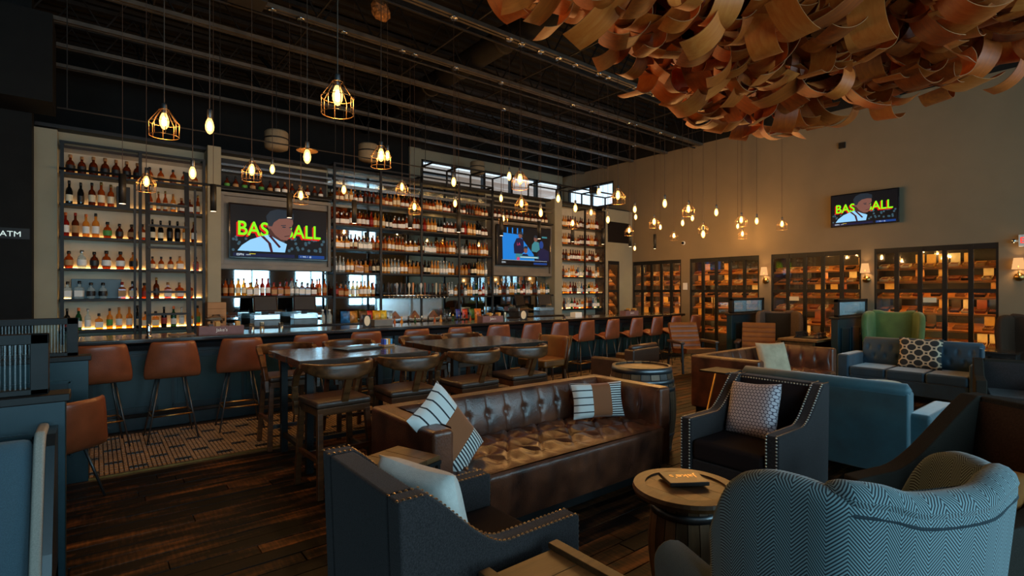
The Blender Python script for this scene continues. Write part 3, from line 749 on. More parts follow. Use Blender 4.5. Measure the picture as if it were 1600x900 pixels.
def television(label, W, H, loc, rz, show):
    """local: screen faces -Y, origin at the centre of the back"""
    t = thing('television', label, 'television', loc, rz)
    MB().box(-W/2, W/2, -.05, 0, -H/2, H/2).build('casing', M['screen'], t, bevel=.006)
    MB().box(-W*.2, W*.2, 0, .1, -H*.2, H*.2).build('wall_mount', M['black'], t)
    b = MB(); y = -.0515
    def P(k, pts, lay):
        b.m = EK.index(k); flat(b, [(x*W, z*H) for x, z in pts], y - lay*.0006)
    R = lambda a, b_, c_, d: [(a,c_),(b_,c_),(b_,d),(a,d)]
    P('bg', R(-.485,.485,-.47,.47), 0)
    rr = random.Random(5)
    if show == 1:
        for k in range(26): P('crowd', ell(rr.uniform(.02,.46), rr.uniform(-.34,-.08), .016, .03, 8), 1)
        for k in range(10): P('crowd', ell(rr.uniform(-.46,-.3), rr.uniform(-.36,-.1), .014, .026, 8), 1)
        P('jersey', [(-.42,-.36),(-.38,-.26),(-.30,-.15),(-.2,-.08),(-.12,-.04),(-.02,-.14),(.06,-.2),(.04,-.36)], 5)
        P('maroon', [(-.2,-.08),(-.17,-.07),(-.1,-.2),(-.08,-.36),(-.105,-.36),(-.13,-.2)], 6)
        P('maroon', [(-.13,-.05),(-.1,-.05),(.0,-.26),(-.02,-.28)], 6)
        P('skin2', [(-.13,.1),(-.12,-.03),(-.03,-.13),(.03,-.16),(.05,-.1),(.06,0)], 5)
        P('skin', [(-.11,.2),(-.1,.06),(-.06,-.04),(.0,-.12),(.06,-.13),(.09,-.07),(.1,-.02),(.115,.06),(.1,.1),(.125,.2),(.12,.28),(.06,.3),(-.04,.28)], 7)
        P('skin', ell(-.115, .12, .022, .05), 8)
        P('hair', [(-.135,.17),(-.15,.3),(-.11,.4),(-.04,.45),(.06,.44),(.13,.38),(.13,.27),(.06,.29),(-.02,.27),(-.07,.2),(-.09,.12),(-.12,.12)], 9)
        for ex in (.03, .1): P('hair', ell(ex, .12, .02, .012), 9)
        P('hair', [(.0,.155),(.05,.165),(.05,.15),(.0,.14)], 9)
        P('skin2', [(.03,-.05),(.09,-.03),(.09,-.045),(.04,-.065)], 9)
        P('bar', R(.18,.46,-.46,-.4), 6); P('navy', R(-.46,.14,-.46,-.4), 6); P('yel', R(-.31,-.25,-.415,-.405), 8)
    else:
        P('blue', [(-.4,-.36),(-.41,.3),(-.1,.28),(-.02,.12),(.16,-.2),(.18,-.36)], 1)
        for k in range(4): P('blue', R(-.33+k*.09,-.31+k*.09,.3,.44), 1)
        P('navy', [(-.2,-.2),(-.21,.02),(-.16,.18),(-.1,.2),(-.03,.16),(-.02,-.15),(-.06,-.2)], 3)
        P('skin', ell(-.09,.26,.035,.07), 4); P('hair', [(-.12,.3),(-.1,.36),(-.05,.35),(-.04,.22),(-.06,.2),(-.06,.28)], 5)
        P('teal', [(-.18,-.34),(-.17,-.2),(-.05,-.2),(-.06,-.3)], 3); P('pink', [(-.16,-.36),(-.14,-.28),(-.1,-.3),(-.1,-.36)], 4)
        P('navy', [(-.08,-.28),(-.04,-.2),(.04,-.2),(.08,-.28)], 5); P('skin', ell(.01,-.1,.035,.08), 5); P('hair', [(-.03,-.06),(-.01,.0),(.05,0),(.05,-.06),(.0,-.06)], 6)
        P('teal', [(.12,-.12),(.13,.05),(.18,.14),(.26,.12),(.28,-.06),(.22,-.14)], 3); P('skin', ell(.2,.2,.035,.07), 4); P('hair', [(.16,.24),(.18,.3),(.24,.28),(.24,.22)], 5)
        P('navy', [(.2,-.36),(.26,-.1),(.34,-.02),(.46,-.1),(.46,-.36)], 4); P('bar', ell(.31,.06,.04,.1), 5)
        P('teal', R(-.1,.26,-.31,-.25), 7); P('textw', R(-.09,.24,-.29,-.275), 8); P('teal', R(.32,.42,.24,.28), 5)
        P('textw', R(-.42,.42,-.37,-.365), 7); P('bar', R(.16,.42,-.46,-.41), 7)
    sc_ = b.build('screen_picture', EM, t)
    def T(s, size, k, x, z, lay, al='CENTER', sc=(1,1,1)):
        inst('lettering', text_mesh(s, size*H, E_[k], 0, al, bold=.014 if s in ('BAS', 'TBALL') else 0), sc_, (x*W, y - lay*.0006, z*H), (PI/2, 0, 0), sc)
    if show == 1:
        [T(w_, .30, k_, x_+dx, .04+dz, ly, al_, (1.06,1.2,1)) for w_, x_, al_ in (('BAS', -.425, 'LEFT'), ('TBALL', .42, 'RIGHT')) for k_, dx, dz, ly in (('red', -.016, -.03, 2), ('red', -.008, -.015, 2.5), ('green', 0, 0, 3))]
        T('ESPN', .055, 'textw', -.43, -.43, 8, 'LEFT'); T('NOW', .03, 'textw', -.34, -.43, 8, 'LEFT')
        T('1  NO. 1  @', .04, 'textw', .2, -.43, 8, 'LEFT')
    else:
        T('ESPN', .055, 'textw', -.42, -.43, 8, 'LEFT'); T('LA', .1, 'pink', -.12, .04, 6)
    return t
television('large television showing basketball title on the grey panel', 1.63, .92, (2.52, 9.64, 2.66), 0, 1)
television('television showing people in a blue dugout, near right pillar', 1.70, .95, (8.10, 9.64, 2.74), 0, 2)
television('smaller television showing basketball high on the taupe wall', 1.19, .67, (12.12, 3.72, 3.32), -PI/2, 1)

# ------------------------------------------------------------------ humidors on the right wall
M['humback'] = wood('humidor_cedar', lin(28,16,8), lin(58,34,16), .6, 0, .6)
M['humled'] = emit('humidor_lamp', (1, .58, .17), 26.0)
M['boxpaper'] = [mat('box_cedar', lin(176,120,60), .6), mat('box_cream', lin(205,184,140), .6), mat('box_dark', lin(60,38,24), .5), mat('box_red', lin(128,60,34), .5), mat('box_ochre', lin(186,140,66), .6), mat('box_black', lin(28,24,22), .5)]
BOXN = ['cedar','cream','dark brown','red','ochre','black']
M['cigar'] = mat('cigar_leaf', lin(110,62,30), .7, 0, .2)
CB = {}
def cigar_mesh(k, w, d):
    key = (k, w)
    if key not in CB:
        h = .045
        b = MB().box(-w/2, w/2, -d/2, d/2, 0, .006).box(-w/2, w/2, -d/2, -d/2+.006, 0, h).box(-w/2, w/2, d/2-.006, d/2, 0, h).box(-w/2, -w/2+.006, -d/2, d/2, 0, h).box(w/2-.006, w/2, -d/2, d/2, 0, h)
        lid = MB(); lid.bar((0, d/2, h), (0, d/2+.035, h+d*.85), w, .006, (0,1,0))
        cg = MB(); n = int((w-.02)/.024)
        for i in range(n):
            x = -w/2 + .02 + i*.024
            cg.tube([(x, -d/2+.012, h-.012), (x, d/2-.012, h-.012)], .010, 5)
        CB[key] = (b.mesh('cigar_box', M['boxpaper'][k]), lid.mesh('lid', M['boxpaper'][k]), cg.mesh('cigars', M['cigar']))
    return CB[key]
rh = random.Random(21); NC = [0]
def humidor(label, where, cols, W, z0, z1, loc, rz, depth=.62, door=False, shelves=(.62,.93,1.24,1.54,1.84,2.1)):
    """local: x across (0..W), front at y=0, interior towards +y"""
    t = thing('humidor', label, 'humidor', loc, rz)
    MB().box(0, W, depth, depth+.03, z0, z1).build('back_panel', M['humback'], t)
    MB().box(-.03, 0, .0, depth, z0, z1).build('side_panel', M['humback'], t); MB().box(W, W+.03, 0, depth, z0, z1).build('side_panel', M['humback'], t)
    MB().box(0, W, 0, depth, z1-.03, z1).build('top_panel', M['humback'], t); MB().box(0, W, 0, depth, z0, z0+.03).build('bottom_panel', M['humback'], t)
    MB().box(.05, W-.05, .12, .15, z1-.06, z1-.045).build('lamp_strip', M['humled'], t)
    cw = W/cols
    for i in range(cols+1):
        x = i*cw; a = .035
        MB().box(max(0, x-a), min(W, x+a), -.02, .03, z0, z1).build('mullion', M['black'], t)
    for z in ((z0, z0+.08), (z1-.1, z1), (1.62, 1.69)): MB().box(0, W, -.015, .028, *z).build('frame_rail', M['black'], t)
    for i in range(cols): MB().box(i*cw+.03, (i+1)*cw-.03, .004, .009, z0+.05, z1-.08).build('pane', M['pane'], t)
    if door:
        for z in (1.15, 1.4): MB().box(2*cw-.07, 2*cw-.05, -.06, -.02, z-.12, z+.1).build('pull_handle', M['brass'], t)
    R = Matrix.Translation(loc) @ Matrix.Rotation(rz, 4, 'Z')
    for si, z in enumerate(shelves):
        if z < z0 + .1: continue
        s = MB().add([(0,.12,z-.03),(W,.12,z-.03),(W,depth,z+.1),(0,depth,z+.1),(0,.12,z-.012),(W,.12,z-.012),(W,depth,z+.118),(0,depth,z+.118)],
                     [(3,2,1,0),(4,5,6,7),(0,1,5,4),(1,2,6,5),(2,3,7,6),(3,0,4,7)]).build('shelf', M['cedar'], t)
        MB().box(0, W, .108, .122, z-.042, z-.008).build('shelf_lip', M['cedar'], s); MB().box(.02, W-.02, .14, .155, z-.036, z-.022).build('lamp_strip', M['humled'], s)
        ang = math.atan2(.13, depth-.12); i = 0
        for c_ in range(cols):
            nb = rh.choice((1, 2, 2)) if cw > .3 else rh.choice((1, 1, 2))
            for k in range(nb):
                kind = rh.choice((0,0,1,1,2,3,4,4,5)); w = .14 if nb == 2 else rh.choice((.14, .22)); w = min(w, cw-.1)
                w = round(w, 2)
                cx = c_*cw + cw*(k+.5)/nb + rh.uniform(-.01, .01); cy = .25 + rh.uniform(0, .05)
                zz = z - .012 + (cy - .12)*math.tan(ang)
                bm_, lm_, cm_ = cigar_mesh(kind, w, .19)
                i += 1
                o = inst('cigar_box', bm_, None, R @ Vector((cx, cy, zz + .002)), (Matrix.Rotation(rz, 4, 'Z') @ Matrix.Rotation(ang, 4, 'X')).to_euler())
                (rh.random() < .42) and inst('lid', lm_, o); stuff(inst('cigars', cm_, o))
                tag(o, 'open %s cigar box, %s from left, %s shelf up, %s' % (BOXN[kind], nth(i), nth(si+1), where), 'cigar box', 'cigar boxes in the wall humidors'); NC[0] += 1
    return t
RW = -PI/2
humidor('glazed humidor window in the taupe wall nearest the bar corner', 'humidor by the bar corner', 5, 1.6, .42, 2.5, (12.23, 9.58, 0), RW, shelves=(.93,1.24,1.54,1.84,2.1))
humidor('black glazed humidor door and window with brass pull', 'humidor with the door', 5, 1.83, .02, 2.5, (12.23, 7.72, 0), RW, door=True)
humidor('glazed humidor window between the first two wall sconces', 'humidor between two sconces', 5, 1.81, .3, 2.5, (12.23, 5.61, 0), RW)
humidor('glazed humidor window below and right of the wall television', 'humidor right of the television', 5, 1.84, .3, 2.5, (12.23, 3.57, 0), RW)
humidor('narrow humidor window in the end wall beside the shelving', 'narrow end-wall humidor', 1, .48, .42, 2.5, (11.14, 9.62, 0), 0, .28, shelves=(.93,1.24,1.54,1.84,2.1))
print('cigar boxes', NC[0])
tag(MB().box(11.12, 12.08, 9.575, 9.598, 3.02, 3.6).build('black_panel', M['screen'], bevel=.004), 'black rectangular panel on the end wall above the narrow humidor', 'panel')
for i, (yy, lab) in enumerate(((2.68, 'small cream notice hung in the humidor right of the television'), (5.1, 'small cream notice hung in the humidor between two sconces'))):
    tag(MB().box(12.19, 12.197, yy-.1-.55*i*0, yy+.1, 1.44, 1.53).build('notice', LAB[0]), lab, 'notice')
# ------------------------------------------------------------------ seating: bar stools
def lerp_pts(pts, t):
    n = len(pts)-1; k = min(int(t*n), n-1); f_ = t*n - k
    # catmull-rom
    P = lambda i: Vector(pts[max(0, min(n, i))])
    a, b, c_, d = P(k-1), P(k), P(k+1), P(k+2)
    return .5*((2*b) + (c_-a)*f_ + (2*a-5*b+4*c_-d)*f_*f_ + (3*b-a-3*c_+d)*f_**3)
SHELL = [(.24,.72,.20), (.20,.745,.22), (.05,.73,.24), (-.10,.705,.255), (-.185,.70,.262), (-.228,.765,.268), (-.248,.92,.245), (-.268,1.09,.205)]   # y, z, half width
def shell_mesh(dz=0):
    b = MB()
    def fn(u, v):
        y, z, hw = lerp_pts(SHELL, v)
        s = 2*u-1
        curl = abs(s)**2.6
        lift = .05*curl*math.sin(PI*min(1, v/.5))
        fwd = .075*curl*max(0, min(1, (v-.5)/.25))
        return (s*hw, y+fwd, z+lift+dz)
    b.grid(fn, 12, 16); return b
def bar_stool(label, loc, rz):
    t = thing('bar_stool', label, 'bar stool', loc, rz, 'tan leather stools along the bar')
    s = shell_mesh().build('seat_shell', M['stoolleather'], t, solid=.035, sub=1)
    MB().box(-.17, .17, -.15, .16, .68, .70).build('seat_plate', M['black'], t)
    for sx in (-1, 1):
        for sy in (-1, 1):
            MB().tube([(sx*.12, sy*.11, .69), (sx*.235, sy*.215, .0)], [.013, .009], 6).build('leg', M['steelgrey'], t, smooth=True)
    k = .72
    x, y = .12+.115*k*.86, .11+.105*k*.86
    z = .69*(1-k*.86)
    for a, b_ in (((-x,-y),(x,-y)), ((x,-y),(x,y)), ((x,y),(-x,y)), ((-x,y),(-x,-y))):
        MB().tube([(a[0],a[1],z+.01),(b_[0],b_[1],z+.01)], .009, 6).build('footrest', M['brass'], t, smooth=True)
    return t
SX = [.02, .66, 1.36, 2.13, 2.88, 3.64, 4.40, 5.17, 5.88, 6.55, 7.26, 8.0, 8.76, 9.46, 10.15, 10.95]
st0 = None
for i, x in enumerate(SX):
    lab = 'tan leather bar stool with splayed metal legs, %s from the left along the bar' % nth(i+1)
    rz = [.12,.02,-.06,.1,.05,.12,.05,0,.1,.12,.14,.16,.14,.16,.16,.1][i]
    if st0 is None: st0 = bar_stool(lab, (x, 6.98, 0.012), rz)
    else: dup(st0, (x, 6.98, .012), rz, lab)
# low chair of the booth on the left
t = thing('dining_chair', 'tan leather dining chair beside the left booth divider', 'chair', (-.24, 5.28, .012), .75)
shell_mesh(-.27).build('seat_shell', M['stoolleather'], t, solid=.035, sub=1)
for sx in (-1, 1):
    for sy in (-1, 1): MB().tube([(sx*.12, sy*.11, .43), (sx*.22, sy*.2, 0)], [.013,.009], 6).build('leg', M['steelgrey'], t, smooth=True)

# ------------------------------------------------------------------ high tables and wooden counter chairs
def high_table(label, x0, x1, y0, y1, z):
    t = thing('high_table', label, 'table', ((x0+x1)/2, (y0+y1)/2, .012))
    w, d = x1-x0, y1-y0; n = 5; bw = d/n; z -= .012
    for i in range(n):
        o = MB().box(-w/2 + .008*(i % 2), w/2 - .008*((i+1) % 2), -d/2+i*bw+.002, -d/2+(i+1)*bw-.002, z-.06, z).build('board', M['tablewood'], t, bevel=.004)
    for sx in (-1, 1):
        for sy in (-1, 1): MB().box(sx*(w/2-.12)-.03, sx*(w/2-.12)+.03, sy*(d/2-.12)-.03, sy*(d/2-.12)+.03, 0, z-.06).build('leg', M['black'], t)
        MB().box(sx*(w/2-.12)-.02, sx*(w/2-.12)+.02, -(d/2-.12), d/2-.12, .16, .2).build('stretcher', M['black'], t)
    MB().box(-(w/2-.12), w/2-.12, -.02, .02, .16, .2).build('stretcher', M['black'], t)
    return t
high_table('dark plank high table left, with menus on it', 1.38, 2.66, 4.67, 5.72, 1.04)
high_table('dark plank high table right, bare shiny top', 2.92, 4.32, 4.67, 5.72, 1.04)
def counter_chair(label, loc, rz):
    t = thing('counter_chair', label, 'chair', loc, rz, 'wooden counter chairs around the high tables')
    b = MB()
    b.box(-.235, .235, -.2, .24, .70, .755)
    b.build('seat', M['seatleather'], t, bevel=.025, seg=3)
    MB().box(-.225, .225, -.19, .23, .64, .70).build('seat_frame', M['chairwood'], t, bevel=.006)
    # curved back rail
    b = MB()
    def rail(u, v):
        th = PI*(1.08 + .84*u) if False else PI + PI*(.02 + .96*u)
        h = .045 + .07*math.sin(PI*u)**.8
        return (.29*math.cos(th), -.02 + .27*math.sin(th), 1.06 + .0*math.sin(PI*u) - (1-v)*h*1.15)
    b.grid(rail, 20, 3)
    b.build('back_rail', M['chairwood'], t, solid=.03, sub=1)
    for sx in (-1, 1):
        pts = [(sx*.285, -.02, 1.03), (sx*.285, .09, .96), (sx*.275, .17, .85), (sx*.262, .2, .72), (sx*.255, .21, .60)]
        bb = MB()
        for p, q in zip(pts, pts[1:]): bb.bar(p, q, .05, .04)
        bb.build('arm_support', M['chairwood'], t, bevel=.006)
        MB().bar((sx*.21, .2, .66), (sx*.235, .235, 0), .045, .045).build('leg', M['chairwood'], t, bevel=.005)
        MB().bar((sx*.2, -.17, .66), (sx*.225, -.245, 0), .045, .045).build('leg', M['chairwood'], t, bevel=.005)
        MB().bar((sx*.225, -.22, .3), (sx*.225, .22, .3), .03, .035).build('stretcher', M['chairwood'], t)
    MB().bar((-.225, .22, .24), (.225, .22, .24), .035, .035).build('footrest', M['chrome'], t)
    MB().bar((-.225, -.22, .36), (.225, -.22, .36), .03, .035).build('stretcher', M['chairwood'], t)
    MB().bar((0, -.28, .95), (0, -.18, .72), .055, .025, (0,1,0)).build('back_splat', M['chairwood'], t)
    return t
cc = counter_chair('wooden counter chair nearest the leather sofa arm, at left high table', (1.58, 4.36, .012), .05)
dup(cc, (2.25, 4.38, .012), -.04, 'wooden counter chair on near side of left table, right one')
dup(cc, (2.95, 4.36, .012), .03, 'wooden counter chair on near side of right table, left one')
dup(cc, (3.62, 4.38, .012), -.04, 'wooden counter chair on near side of right table, right one')
dup(cc, (1.62, 5.92, .012), PI, 'wooden counter chair on bar side of left table, left one')
dup(cc, (2.32, 5.92, .012), PI+.05, 'wooden counter chair on bar side of left table, right one')
dup(cc, (3.28, 5.92, .012), PI-.05, 'wooden counter chair on bar side of right table, left one')
dup(cc, (3.90, 5.92, .012), PI, 'wooden counter chair on bar side of right table, right one')
t = thing('counter_armchair', 'brown leather counter chair with pale wood edge at the table end', 'chair', (4.62, 5.1, .012), PI/2 + .1)
MB().box(-.25, .25, -.22, .24, .66, .76).build('seat', M['tanleather'], t, bevel=.03, seg=3)
b = MB()
b.grid(lambda u, v: ((2*u-1)*.25, -.24 - .08*v + .1*abs(2*u-1)**3, .62 + .42*v), 8, 6); b.build('back', M['tanleather'], t, solid=.06, sub=1)
for sx in (-1, 1):
    MB().tube([(sx*.27,-.14,.62),(sx*.275,-.2,.85),(sx*.27,-.25,1.05)], .022, 8).build('back_edge', M['chairwood'], t, smooth=True)
    for sy in (-1, 1): MB().bar((sx*.2, sy*.18, .66), (sx*.24, sy*.22, 0), .04, .04).build('leg', M['chairwood'], t)

# ------------------------------------------------------------------ leather chesterfield sofas
def chesterfield(label, loc, rz):
    """2.42 x .92, front towards +y; local origin centre"""
    t = thing('chesterfield_sofa', label, 'sofa', loc, rz)
    W, D, H = 2.42, .92, .79
    th = .15
    def padded(x0, x1, y0, y1, z0, z1, nm, bv=.035):
        return MB().box(x0, x1, y0, y1, z0, z1).build(nm, M['leather'], t, bevel=bv, seg=3)
    bk = padded(-W/2+th*.6, W/2-th*.6, -D/2, -D/2+.17, .1, H, 'back')
    # inner back: vertical channels with a row of deep buttons
    iw = W/2 - th
    NBT = 11
    def ib(u, v):
        x = -iw + 2*iw*u; z = .40 + (H-.40+.015)*v
        c_ = u*NBT; fx = abs(c_ - round(c_))            # distance to a crease
        cre = .014*math.exp(-(fx/.06)**2)
        dz_ = (z-.63)/.032
        dim = .034*math.exp(-(fx/.14)**2 - dz_*dz_)
        belly = .055*math.sin(PI*min(1, v*.96))**.6
        return (x, -D/2+.15 + belly + .05*(1-v) - cre*math.sin(PI*v)**.4 - dim, z + (.0 if v < 1 else -.01))
    MB().grid(ib, 132, 20).build('inner_back', M['leather'], t, smooth=True)
    btn = MB().lathe([(.012,-.004),(.014,0),(.010,.006),(.001,.008)], 8)
    btn = btn.mesh('button', M['leather'], True)
    for k in range(1, NBT): inst('button', btn, t, (-iw + 2*iw*k/NBT, -D/2+.165, .63), (-PI/2, 0, 0))
    for sx in (-1, 1):
        a, b_ = sorted((sx*W/2, sx*(W/2-th)))
        ar = padded(a, b_, -D/2, D/2, .1, H, 'arm', .03)
        # padded inner face with seams
        def ia(u, v, sx=sx):
            y = -D/2+.1 + (D-.13)*u; z = .4 + (H-.4)*v
            fx = abs(u*4 - round(u*4)); dim = .03*math.exp(-(fx/.12)**2 - ((z-.63)/.05)**2)
            return (sx*(W/2-th) - sx*(.03*math.sin(PI*v)**.6*math.sin(PI*min(1,u+.02))**.4 - .008*math.exp(-(fx/.05)**2) - dim), y, z)
        MB().grid(ia, 48, 14).build('inner_arm', M['leather'], ar, smooth=True)
        MB().tube([(sx*(W/2-.02), -D/2+.02, H-.02), (sx*(W/2-.02), D/2-.02, H-.02), (sx*(W/2-.02), D/2-.015, .12)], .009, 6).build('piping', M['leather'], ar, smooth=True)
        MB().tube([(sx*(W/2-th+.02), D/2-.012, H-.02), (sx*(W/2-th+.02), D/2-.012, .12)], .009, 6).build('piping', M['leather'], ar, smooth=True)
    # tufted seat
    nx, ny = 13, 3
    sd0, sd1 = -D/2+.17, D/2+.02
    def seat(u, v):
        x = -iw + 2*iw*u; y = sd0 + (sd1-sd0)*v
        z = .435
        gx = (x+iw)/(2*iw)*nx; gy = (y-sd0)/(.62)*ny
        best = 9
        for r in range(0, ny+1):
            off = .5*(r % 2)
            c0 = round(gx-off)+off
            dx = (gx-c0)*.85; dy = (gy-r-.15)
            best = min(best, math.hypot(dx, dy))
        # diamond creases between buttons
        a = abs(((gx + gy-.15) % 1.0) - .5)*2; c2 = abs(((gx - gy+.15) % 1.0) - .5)*2
        crease = min(1-a, 1-c2) if False else 0
        p = min(1, best/.55)
        edge = max(0, (v-.80)/.20)
        tuft = (.050*(p**.55) - .05)*(1-edge)
        d1 = abs(((gx*.5*2 + (gy-.15)) % 2) - 1); d2 = abs(((gx*.5*2 - (gy-.15)) % 2) - 1)
        cr = -.019*(math.exp(-(d1/.10)**2) + math.exp(-(d2/.10)**2))*(1-edge)
        return (x, y, z + .05 + tuft + cr - .035*edge**2 + .01*math.sin(PI*u))
    MB().grid(seat, 182, 66).build('tufted_seat', M['leather'], t, smooth=True)
    b2 = btn
    for r in range(ny+1):
        off = .5*(r % 2)
        for c_ in range(nx+1):
            gx = c_+off
            if 0.2 < gx < nx-.2:
                x = -iw + 2*iw*gx/nx; y = sd0 + .62*(r+.15)/ny
                if y < sd1 - .12: inst('button', b2, t, (x, y, .437))
    # soft front apron
    def ap(u, v):
        x = -iw + 2*iw*u
        if v < .25: return (x, sd1 + .02*math.sin(v/.25*PI/2), .45 - .03*(v/.25))
        k = (v-.25)/.75
        fx = abs(u*5 - round(u*5))
        return (x, sd1+.02 - .055*k**1.5 - .004*math.exp(-(fx/.02)**2) + .006*math.sin(u*70+k*3)*math.sin(PI*k), .42 - .33*k)
    MB().grid(ap, 150, 14).build('apron', M['leather'], t, smooth=True)
    MB().box(-iw, iw, -D/2+.1, D/2-.05, .1, .4).build('base', M['leather'], t)
    MB().box(-W/2+.05, W/2-.05, -D/2+.05, D/2-.07, 0, .1).build('plinth', M['black'], t)
    return t
sofa1 = chesterfield('brown tufted leather sofa in the centre with two striped pillows', (2.79, 3.18, .012), PI)
dup(sofa1, (7.42, 3.46, .012), PI, 'brown tufted leather sofa farther back with a cream pillow')

# ------------------------------------------------------------------ pillows
def pillow(label, w, h, d, m, loc, R, cat='pillow', extra=None):
    b = MB()
    def f_(sgn):
        def fn(u, v):
            a, c_ = 2*u-1, 2*v-1
            e = max(0, (1-a**4))*max(0, (1-c_**4))
            pin = 1 - .07*(1-abs(a)**1.5)*abs(c_)**3; pin2 = 1 - .07*(1-abs(c_)**1.5)*abs(a)**3
            return (a*w/2*pin2, sgn*d/2*e**.42, c_*h/2*pin)
        return fn
    b.grid(f_(-1), 20, 20); b.grid(f_(1), 20, 20, True)
    o = b.build('pillow', m, None, smooth=True)
    o.matrix_world = Matrix.Translation(loc) @ R
    tag(o, label, cat)
    return o
def RZ(a): return Matrix.Rotation(a, 4, 'Z')
def RX(a): return Matrix.Rotation(a, 4, 'X')
def RY(a): return Matrix.Rotation(a, 4, 'Y')
W_, K_, BR = lin(214,212,206), lin(24,26,32), lin(140,78,38)
def striped(nt, u, v):
    # white with dark lines | tan leather band | fine stripes
    s1 = ((u*0 + v)*5.0 + .2).frac().lt(.16)
    c1 = mixc(nt, s1, W_, K_)
    s2 = (v*15.0).frac().lt(.48)
    c2 = mixc(nt, s2, W_, K_)
    c = mixc(nt, u.gt(.36), c1, BR)
    return mixc(nt, u.gt(.72), c, c2)
M['stripe'] = printed('striped_and_tan_pillow_cloth', striped)
def honey(nt, u, v):
    n = 15.0
    def dots(du, dv):
        a = (u*n + du).frac() - .5; b = (v*n*.5774*1.0 + dv).frac() - .5
        return (a.sq() + (b*1.732).sq()).sqrt()
    d = dots(0, 0).min(dots(.5, .5))
    return mixc(nt, d.gt(.43), lin(196,186,190), lin(72,62,78))
M['honey'] = printed('honeycomb_pillow_cloth', honey)
def trellis(nt, u, v):
    n = 3.0
    def rings(du, dv):
        a = (u*n + du).frac() - .5; b = (v*n + dv).frac() - .5
        return ((a.sq() + b.sq()).sqrt() - .36).abs().lt(.055)
    r = rings(0, 0).max(rings(.5, .5))
    return mixc(nt, r, lin(28,32,34), lin(196,176,146))
M['trellis'] = printed('trellis_pillow_cloth', trellis)
# left sofa pillow stands on a corner edge against the left arm, right one against the right arm
pillow('striped pillow with a tan leather band against the left sofa arm', .58, .38, .14, M['stripe'], (1.83, 2.97, .71), RZ(.22) @ RX(-.28) @ RY(.98))
pillow('striped pillow with a tan leather band at the right sofa end', .50, .32, .13, M['stripe'], (3.56, 3.19, .66), RZ(-.42) @ RX(-.25))

